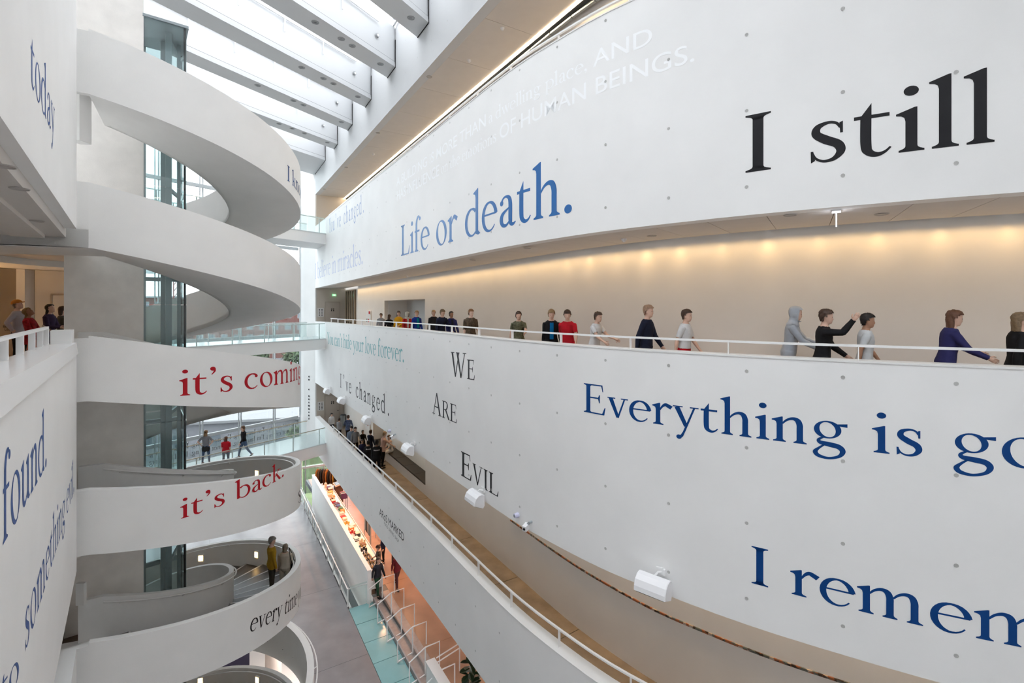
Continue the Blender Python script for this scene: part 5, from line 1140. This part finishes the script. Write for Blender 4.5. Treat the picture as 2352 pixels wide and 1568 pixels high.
hb = thing('handbag', 'orange handbag hanging from the arm of the woman in the red jacket', 'bag', (X, d, F0+.55)); om = flat('orange_leather', (.50, .10, .03), .5)
MB().add([(-.17, -.06, 0), (.17, -.06, 0), (.17, .06, 0), (-.17, .06, 0), (-.14, -.03, .26), (.14, -.03, .26), (.14, .03, .26), (-.14, .03, .26)], [(0, 3, 2, 1), (4, 5, 6, 7), (0, 1, 5, 4), (1, 2, 6, 5), (2, 3, 7, 6), (3, 0, 4, 7)]).build('bag_body', om, hb)
MB().tube([(-.1, 0, .25), (-.07, 0, .40), (.07, 0, .40), (.1, 0, .25)], .012, 6).build('handle', om, hb)
X, d = px(103, 12.95), 12.95
tag(MB().box((X, d, F0+1.08), (.16, .02, .24), mtx=Matrix.Rotation(.6, 3, 'Y') @ Matrix.Rotation(.5, 3, 'X')).build('leaflet', flat('leaflet_paper', (.45, .40, .33))), 'folded leaflet in the hands of the woman in red', 'leaflet')
# shop
for x, d, top, f, lab, pose, tp, bt, kw in (
  (870, 22.8, 1257, 205, 'woman in grey tunic with tied brown hair at the shop counter', READ, (.10, .085, .07), BLK, dict(hair=BRN, style='bun', sleeve=.5, hem=-.25, pitch=-25)),
  (880, 24.3, 1250, 210, 'person in navy sweater behind the woman in grey at the shop', STAND, (.012, .018, .05), BLK, dict(hair=DKH))):
    person(lab, (px(x, d), d, FS), f, max(1.6, min(1.85, pz(top, d)-FS)), pose, tp, bt, vox=.016, **kw)
q0 = G(-.1, 1.3); person('person in dark top and green skirt stepping down the two steps', (q0[0], q0[1], FG+.15), -40, 1.72, WALK, (.03, .035, .05), (.02, .07, .04), hair=(.07, .05, .035), style='long', hem=-.05, legs='long', vox=.016)
q1 = G(.05, 2.15); person('person in dark red hooded jacket beside the steps to the shop', (q1[0], q1[1], FS), -45, 1.70, WALK, (.20, .03, .045), (.10, .035, .04), hair=(.14, .06, .03), style='long', vox=.016)
# ================================================================ SMALL THINGS ON THE WALLS
spk = flat('speaker_white', (.82, .82, .84), .45); grl = flat('speaker_grille', (.42, .42, .43), .6)
PROF = [(.02, .16), (.10, .20), (.19, .185), (.27, .12), (.315, .02), (.325, -.06), (.06, -.17), (.02, -.10)]
for i, (x, y) in enumerate(((1513, 1342), (1110, 1146), (952, 1034), (854, 967), (794, 922), (760, 900))):
    u, z = RW.uz(x, y); t = RW.tan(u); p = RW.at(u, -.03)
    T = thing('wall_speaker', 'white curved wall speaker on the middle parapet wall, %s from the near end' % ORD[i], 'speaker', (p[0], p[1], z+.05), atan2(t[1], t[0]))
    mb = MB(); mb.loft([[(xx, -a-.06, b) for a, b in [(q[0]*k+.15*(1-k), q[1]*k) for q in PROF]] for xx, k in ((-.285, .94), (-.27, 1), (.27, 1), (.285, .94))]); mb.build('cabinet', spk, T)
    MB().add([(-.25, -.375, -.075), (.25, -.375, -.075), (.25, -.145, -.172), (-.25, -.145, -.172)], [(0, 1, 2, 3)]).build('grille', grl, T)
    mb = MB(); mb.box((.08, .0, .22), (.10, .05, .10)); mb.tube([(.08, .0, .22), (.04, -.10, .24), (.0, -.16, .18)], .018, 6); mb.bar((-.02, -.02, .27), (.10, -.02, .29), .03); mb.build('bracket', 'paint', T)
for i, (x, y, kind, w) in enumerate(((1190, 1182, 0, 'below the word ending in L'), (1218, 1202, 1, 'just right of the small round one'), (897, 989, 0, 'between the second and third far speakers'), (908, 1000, 1, 'above the seated boy'))):
    u, z = RW.uz(x, y); t = RW.tan(u); p = RW.at(u, 0)
    T = thing('wall_sensor' if kind == 0 else 'wall_camera', ('small round pale lilac sensor ' if kind == 0 else 'small white camera on a bracket ')+w, 'sensor' if kind == 0 else 'camera', (p[0], p[1], z), atan2(t[1], t[0]))
    if kind == 0: MB().tube([(0, 0, 0), (0, -.07, 0), (0, -.11, 0)], [.06, .055, .045], 12).build('body', flat('lilac_white', (.62, .62, .80), .4), T); MB().tube([(0, -.11, 0), (0, -.115, 0)], [.03, .03], 10).build('lens', 'grey', T)
    else: MB().bar((-.03, -.05, -.03), (.03, -.2, -.06), .10, .12).build('body', spk, T); MB().tube([(.05, 0, .06), (.05, -.06, .06), (0, -.08, 0)], .03, 8).build('bracket', 'grey', T); MB().tube([(.03, -.2, -.06), (.035, -.215, -.063)], [.03, .028], 8).build('lens', 'black', T)
# downlights and detectors in the gallery soffits
det = MB(); det.cyl((0, 0, -.045), .05, .045, 12, .065); det.cyl((0, 0, -.07), .03, .025, 10, .035); det_me = det.mesh('detector', spk)
for i, (x, y, k, zc) in enumerate(((1815, 493, 0, 3.02), (2025, 491, 0, 3.02), (1497, 541, 0, 3.02), (1211, 566, 0, 3.02), (1086, 594, 0, 3.02), (1433, 548, 1, 3.02), (936, 631, 1, 3.02), (986, 176, 0, 9.45), (868, 305, 0, 9.45), (795, 384, 0, 9.45), (745, 434, 0, 9.45), (1154, 64, 1, 9.45), (1078, 138, 1, 9.45), (858, 353, 1, 9.45))):
    d = (zc-EYE)*FPX/(706-y); o = link('smoke_detector' if k else 'recessed_downlight', det_me if k else spot_me, None, (px(x, d), d, zc-.003+(sag(15, -.12) if zc < 5 and x < 1300 else 0)))
    w = 'middle' if zc < 5 else 'upper'
    tag(o, ('small white smoke detector in the %s gallery soffit, %s of its row from the right' if k else 'round downlight in the %s gallery soffit, %s of its row from the right') % (w, ORD[(0, 1, 2, 3, 4, 0, 1, 0, 1, 2, 3, 0, 1, 2)[i] if (k or zc > 5) else (1, 0, 2, 3, 4)[i]]), 'detector' if k else 'downlight')
d = 7.35; T = thing('exit_sign', 'edge-on lit exit sign hanging from the middle gallery soffit', 'exit sign', (px(1921, d), d, 3.02), -.59)
MB().box((0, 0, -.01), (.12, .22, .02)).build('ceiling_plate', 'paint', T); MB().box((0, 0, -.13), (.018, .20, .20)).build('lit_blade', flat('cool_lit_acrylic', (.8, .85, 1), emis=(.85, .9, 1), estr=2.2), T)
# white service panels with red call points on the gallery walls
for x, y, off, w, lv in ((848, 731, GW, 'middle', 'B'), (846, 968, 1.95, 'lower', 'M')):
    u = ucolo(RW, x, off); p = RW.at(u, off-.03); t = RW.tan(u); z = pz(y, p[1]); T = thing('fire_panel', 'white fire panel with red call point on the wall of the %s gallery' % w, 'fire panel', (p[0], p[1], z), atan2(t[1], t[0]))
    MB().box((0, 0, 0), (1.0, .05, .95)).build('panel', flat('panel_white', (.80, .78, .76)), T); MB().box((.3, -.04, .36), (.2, .05, .16)).build('call_point', flat('signal_red', (.6, .02, .02)), T); MB().box((.1, -.03, -.12), (.14, .02, .2)).build('sticker', flat('signal_red', (.6, .02, .02)), T); MB().box((-.28, -.03, -.12), (.10, .02, .2)).build('print', ink, T)
q = on_end(1.75, .6); T = thing('waste_bin', 'slim grey waste bin at the far end of the lower gallery', 'bin', (q[0], q[1], FM-.1)); MB().cyl((0, 0, 0), .2, .75, 16).build('bin_body', 'grey', T); MB().cyl((0, 0, .75), .21, .06, 16, .15).build('bin_lid', 'darkgrey', T)
# small lettering strips down the end pier, seen almost edge-on
mb = MB(); rr_ = random.Random(3)
for k in range(15):
    if rr_.random() < .3: continue
    mb.box((-14.38, 34.23, -3.1-.23*k), (.12*rr_.random()+.05, .02, .10), rz=-.58)
stuff(mb.build('lettering_strip', ink, bpy.data.objects['wall_end_pier']))
pc, L = sans('Biblioteket', .01)
for k, wd in enumerate(('Biblioteket', 'Library')):
    pc, L = sans(wd, .012 if k == 0 else 0); lettering('lettering', pc, L, (-17.92+.05*k, -17.5), (.84-.10*k, .84-.10*k), .12, lambda u, z, l=0: (u, 17.03-l, z), VK, bw)

# ================================================================ SHOP
CT = FS+.86
ct = thing('shop_counter', 'long white counter full of goods behind the low shop wall', 'counter', (*G(0, 0), FS))
q = lambda d, n, z: (LD[0]*d+LN[0]*n, LD[1]*d+LN[1]*n, z)
MB().prism([q(-12.6, 1.0, 0)[:2], q(-.4, 1.0, 0)[:2], q(-.4, 1.62, 0)[:2], q(-12.6, 1.62, 0)[:2]], 0, .82).build('counter_body', 'wall2', ct)
MB().prism([q(-12.6, .97, 0)[:2], q(-.36, .97, 0)[:2], q(-.36, 1.66, 0)[:2], q(-12.6, 1.66, 0)[:2]], .82, .86).build('counter_top', 'cap', ct)
for n_ in (1.66,): MB().prism([q(-12.6, n_, 0)[:2], q(-.36, n_, 0)[:2], q(-.36, n_+.02, 0)[:2], q(-12.6, n_+.02, 0)[:2]], .80, .93).build('counter_lip', 'cap', ct)
AZ = atan2(LD[1], LD[0]); rg = random.Random(11)
COLS = {'yellow': (.65, .38, .06), 'orange': (.62, .22, .03), 'cream': (.65, .52, .36), 'red': (.50, .02, .02), 'dark purple': (.10, .03, .10), 'blue': (.03, .06, .22), 'green': (.03, .16, .08), 'brown': (.18, .08, .03), 'black': (.02, .02, .02), 'white': (.75, .72, .68), 'teal': (.03, .20, .24), 'pink': (.6, .16, .2)}
seq = [('cream', 'bag'), ('dark purple', 'books'), ('brown', 'box'), ('yellow', 'cloth'), ('cream', 'cloth'), ('orange', 'cloth'), ('brown', 'jar'), ('red', 'box'), ('dark purple', 'cloth'), ('blue', 'books'), ('green', 'books'), ('orange', 'books'), ('white', 'box'), ('red', 'cloth'), ('cream', 'box'), ('yellow', 'jar'), ('white', 'cloth'), ('orange', 'box'), ('red', 'jar'), ('black', 'box'), ('white', 'books'), ('cream', 'jar'), ('brown', 'books'), ('black', 'jar'), ('black', 'tray'), ('brown', 'tray'), ('black', 'tray'), ('cream', 'tray')]
WORD = {'bag': 'paper bag', 'books': 'stack of books', 'box': 'gift box', 'cloth': 'folded cloth', 'jar': 'jar', 'tray': 'tray of small wares'}
for i, (cn, kind) in enumerate(seq):
    d_ = -12.2+11.5*i/(len(seq)-1); n_ = 1.32+rg.uniform(-.12, .12); p = G(d_, n_); c = COLS[cn]; m = flat('goods_'+cn.replace(' ', '_'), c, .6); m2 = flat('goods_pale', (.7, .62, .5), .7)
    pos = ['first', 'second', 'third', 'fourth', 'fifth', 'sixth', 'seventh', 'eighth', 'ninth', 'tenth', 'eleventh', 'twelfth', 'thirteenth', 'fourteenth', 'fifteenth', 'sixteenth', 'seventeenth', 'eighteenth', 'nineteenth', 'twentieth', 'twenty-first', 'twenty-second', 'twenty-third', 'twenty-fourth', 'twenty-fifth', 'twenty-sixth', 'twenty-seventh', 'twenty-eighth'][i]
    T = thing({'bag': 'paper_bag', 'books': 'book_stack', 'box': 'gift_box', 'cloth': 'folded_cloth', 'jar': 'jar', 'tray': 'display_tray'}[kind], '%s %s on the shop counter, %s ware from the glazed end' % (cn, WORD[kind], pos), {'bag': 'bag', 'books': 'books', 'box': 'box', 'cloth': 'cloth', 'jar': 'jar', 'tray': 'tray'}[kind], (p[0], p[1], CT), AZ+rg.uniform(-.2, .2), 'wares along the shop counter')
    if kind == 'books':
        for k in range(4): MB().box((rg.uniform(-.02, .02), rg.uniform(-.02, .02), .02+.042*k), (.30, .22, .036), rz=rg.uniform(-.15, .15)).build('book', (m if k % 2 else flat('goods_'+list(COLS)[(i+k) % 12].replace(' ', '_'), COLS[list(COLS)[(i+k) % 12]], .6)), T)
    elif kind == 'cloth':
        for k in range(3): MB().box((0, 0, .025+.05*k), (.34-.02*k, .28, .045), rz=.05*k).build('fold', m if k != 1 else m2, T)
    elif kind == 'jar':
        for k, (a, b) in enumerate(((-.1, .0), (.08, .08), (.02, -.12))): MB().cyl((a, b, 0), .055, .16, 10, .05).build('jar_body', m, T); MB().cyl((a, b, .16), .045, .03, 10).build('lid', m2, T)
    elif kind == 'tray':
        MB().box((0, 0, .015), (.36, .40, .03)).build('tray_base', flat('tray_dark', (.03, .03, .03), .4), T)
        for k in range(9): MB().cyl((-.12+.12*(k % 3), -.13+.13*(k//3), .03), .035, .05+.05*rg.random(), 8, .025).build('small_ware', (m, m2, flat('goods_gold', (.4, .25, .08), .3, metal=.6))[k % 3], T)
    elif kind == 'box': MB().box((0, 0, .09), (.26, .22, .18)).build('box_body', m, T); MB().box((0, 0, .19), (.27, .23, .03)).build('box_lid', m2, T)
    else: MB().box((0, 0, .14), (.2, .12, .28)).build('bag_body', m, T); MB().tube([(-.05, 0, .28), (0, 0, .36), (.05, 0, .28)], .008, 5).build('handle', m2, T)
# clothes rail
p = G(-13.6, 1.75); T = thing('clothes_rail', 'metal clothes rail crowded with coats by the far shop window', 'clothes rail', (p[0], p[1], FS), AZ+.9)
mb = MB(); mb.tube([(-.95, 0, 0), (-.95, 0, 1.72), (.95, 0, 1.72), (.95, 0, 0)], .022, 6); mb.build('frame', 'grey', T)
for sx in (-.95, .95): MB().bar((sx, -.28, .03), (sx, .28, .03), .04).build('foot', 'grey', T)
for k in range(10):
    cn = ('orange', 'brown', 'black', 'brown', 'orange', 'black', 'brown', 'yellow', 'black', 'brown')[k]; xx = -.8+.175*k; a = AZ+.9
    w = thing('hanging_coat', '%s coat hanging %s on the clothes rail by the far shop window' % (cn, ORD[k]), 'coat', (p[0]+xx*cos(a), p[1]+xx*sin(a), FS), a, 'coats on the clothes rail')
    mm = flat('coat_'+cn, tuple(v*.5 for v in COLS[cn]), .85); rr2 = random.Random(k)
    MB().loft([[(h*.5*cos(2*pi*j/10), wd*sin(2*pi*j/10), z) for j in range(10)] for z, wd, h in ((.55+.1*rr2.random(), .25, .12), (1.0, .23, .13), (1.45, .22, .12), (1.58, .10, .08))]).build('coat_body', mm, w, smooth=True)
    for sy in (-1, 1): MB().tube([(0, sy*.19, 1.46), (.02, sy*.26, 1.15), (.03, sy*.25, .92)], [.05, .055, .05], 7).build('sleeve', mm, w, smooth=True)
    MB().tube([(0, 0, 1.56), (0, 0, 1.68), (0, .03, 1.735), (0, 0, 1.75)], .008, 5).build('hanger_hook', 'grey', w)
# till desk with a tilted screen, magazine crate, poster rack, red table and screen
p = G(-11.6, 2.0); T = thing('display_stand', 'tall wooden stand with a tilted dark screen beside the clothes rail', 'stand', (p[0], p[1], FS), AZ)
MB().box((0, 0, .55), (.5, .5, 1.1)).build('stand_body', flat('walnut', (.10, .05, .03)), T); MB().box((0, 0, 1.18), (.75, .55, .06), mtx=Matrix.Rotation(.2, 3, 'X')).build('screen_frame', flat('pale_frame', (.6, .5, .42)), T); MB().box((0, -.0, 1.215), (.62, .44, .015), mtx=Matrix.Rotation(.2, 3, 'X')).build('screen', flat('screen_glass', (.05, .06, .08), .15), T)
p = G(-9.9, 1.95); T = thing('magazine_crate', 'clear crate of purple magazines on legs beside the counter', 'crate', (p[0], p[1], FS), AZ)
for sx in (-.2, .2):
    for sy in (-.2, .2): MB().bar((sx, sy, 0), (sx, sy, 1.15), .025).build('leg', 'darkgrey', T)
for k in range(7): MB().box((-.2+.066*k, 0, .98), (.045, .36, .34), rz=.04*(k % 3)).build('magazine', flat('goods_'+('dark_purple', 'pink', 'dark_purple', 'green', 'dark_purple', 'white', 'dark_purple')[k], COLS[('dark purple', 'pink', 'dark purple', 'green', 'dark purple', 'white', 'dark purple')[k]], .5), T)
p = G(-4.7, 2.35); T = thing('scarf_rack', 'metal rack of hanging patterned scarves beside the shop counter', 'rack', (p[0], p[1], FS), AZ)
for sy in (-.3, .3):
    MB().tube([(-.55, sy, 0), (-.55, sy, 1.6), (.55, sy, 1.6), (.55, sy, 0)], .018, 6).build('frame', 'grey', T)
    for k in range(8): MB().box((-.46+.13*k, sy, 1.12), (.10, .03, .92), rz=.1).build('scarf', flat('scarf_'+('pale', 'grey', 'teal', 'dark', 'brown')[(k+int(sy > 0)) % 5], ((.55, .5, .45), (.25, .24, .23), (.03, .1, .12), (.02, .02, .02), (.14, .07, .03))[(k+int(sy > 0)) % 5]), T)
p = G(-8.4, 3.6); T = thing('red_table', 'red metal table with dark goods on it, on the shop floor', 'table', (p[0], p[1], FS), AZ+.2); redm2 = flat('shop_red', (.50, .01, .012), .45)
for sx in (-.55, .55):
    for sy in (-.45, .45): MB().bar((sx, sy, 0), (sx, sy, 1.05), .045).build('leg', redm2, T)
MB().box((0, 0, .32), (1.15, .95, .04)).build('shelf', redm2, T); MB().box((0, 0, 1.05), (1.15, .95, .05)).build('top', redm2, T)
tag(MB().box((p[0], p[1], FS+.43), (.5, .4, .18), rz=.4).build('storage_case', 'black'), 'black case on the lower shelf of the red table', 'case')
p = G(-12.2, 3.5); T = thing('red_screen', 'bright red partition screen with a white edge at the back of the shop', 'partition', (p[0], p[1], FS), AZ+.05)
MB().box((0, 0, .75), (3.4, .08, 1.5)).build('panel', redm2, T); MB().box((-1.75, 0, .75), (.1, .14, 1.54)).build('edge_post', 'wall2', T); 
for sx in (-1.2, 1.2): MB().box((sx, 0, .02), (.3, .5, .03)).build('foot', 'darkgrey', T)
p = G(-1.9, 2.9); T = thing('plinth', 'dark plinth on the shop floor behind the woman in grey', 'plinth', (p[0], p[1], FS), AZ); MB().box((0, 0, .5), (.6, .6, 1.0)).build('plinth_body', 'black', T); MB().box((0, 0, 1.02), (.64, .64, .04)).build('plinth_top', 'darkgrey', T)
# shop lamps
for k, (d_, n_, e) in enumerate(((-12.5, 2.4, 150), (-9.5, 2.6, 170), (-6.5, 2.5, 170), (-3.6, 2.4, 170), (-1.0, 3.0, 120), (4, 4.5, 50), (9, 5, 40))):
    p = G(d_, n_); l = bpy.data.lights.new('shop_lamp', 'AREA'); l.shape = 'RECTANGLE'; l.size = 1.6; l.size_y = .25; l.energy = e*.32; l.color = (1, .50, .26)
    T = thing('ceiling_lamp', 'warm lamp bar under the shop ceiling, %s from the glazed end' % ORD[k], 'lamp', (p[0], p[1], -8.1), AZ); MB().box((0, 0, .03), (1.6, .26, .05)).build('housing', 'darkgrey', T)
    o = bpy.data.objects.new('lamp_glow', l); COL.objects.link(o); o.parent = T; o.location = (0, 0, -.01)
# leafy plant at the bottom edge
pp_ = (px(1082, 14.9), 14.9); T = thing('potted_fig', 'dark green potted fig with big leaves at the bottom edge, under the lower gallery', 'plant', (*pp_, FS))
MB().cyl((0, 0, 0), .22, .42, 18, .28).build('pot', flat('dark_pot', (.05, .05, .05), .5), T); MB().tube([(0, 0, .4), (.05, .03, 1.0), (-.03, 0, 1.7)], [.03, .025, .015], 7).build('stem', flat('bark', (.16, .12, .09)), T)
lf = MB(); lf.add([(0, 0, 0), (.05, .09, .01), (.09, .20, .02), (.07, .30, .0), (0, .36, -.03), (-.07, .30, .0), (-.09, .20, .02), (-.05, .09, .01), (0, .2, -.02)], [(0, 1, 8), (1, 2, 8), (2, 3, 8), (3, 4, 8), (4, 5, 8), (5, 6, 8), (6, 7, 8), (7, 0, 8)])
lme = lf.mesh('leaf', mat('fig_leaf', (.015, .045, .018), .35), smooth=True); rl2 = random.Random(5)
for k in range(34):
    zz = .8+1.05*k/33; a = k*2.4; o = link('leaf', lme, T, (.05*cos(a), .05*sin(a), zz)); o.rotation_euler = (rl2.uniform(-.4, .7), rl2.uniform(-.3, .3), a); o.scale = (1.1, 1.0, 1)
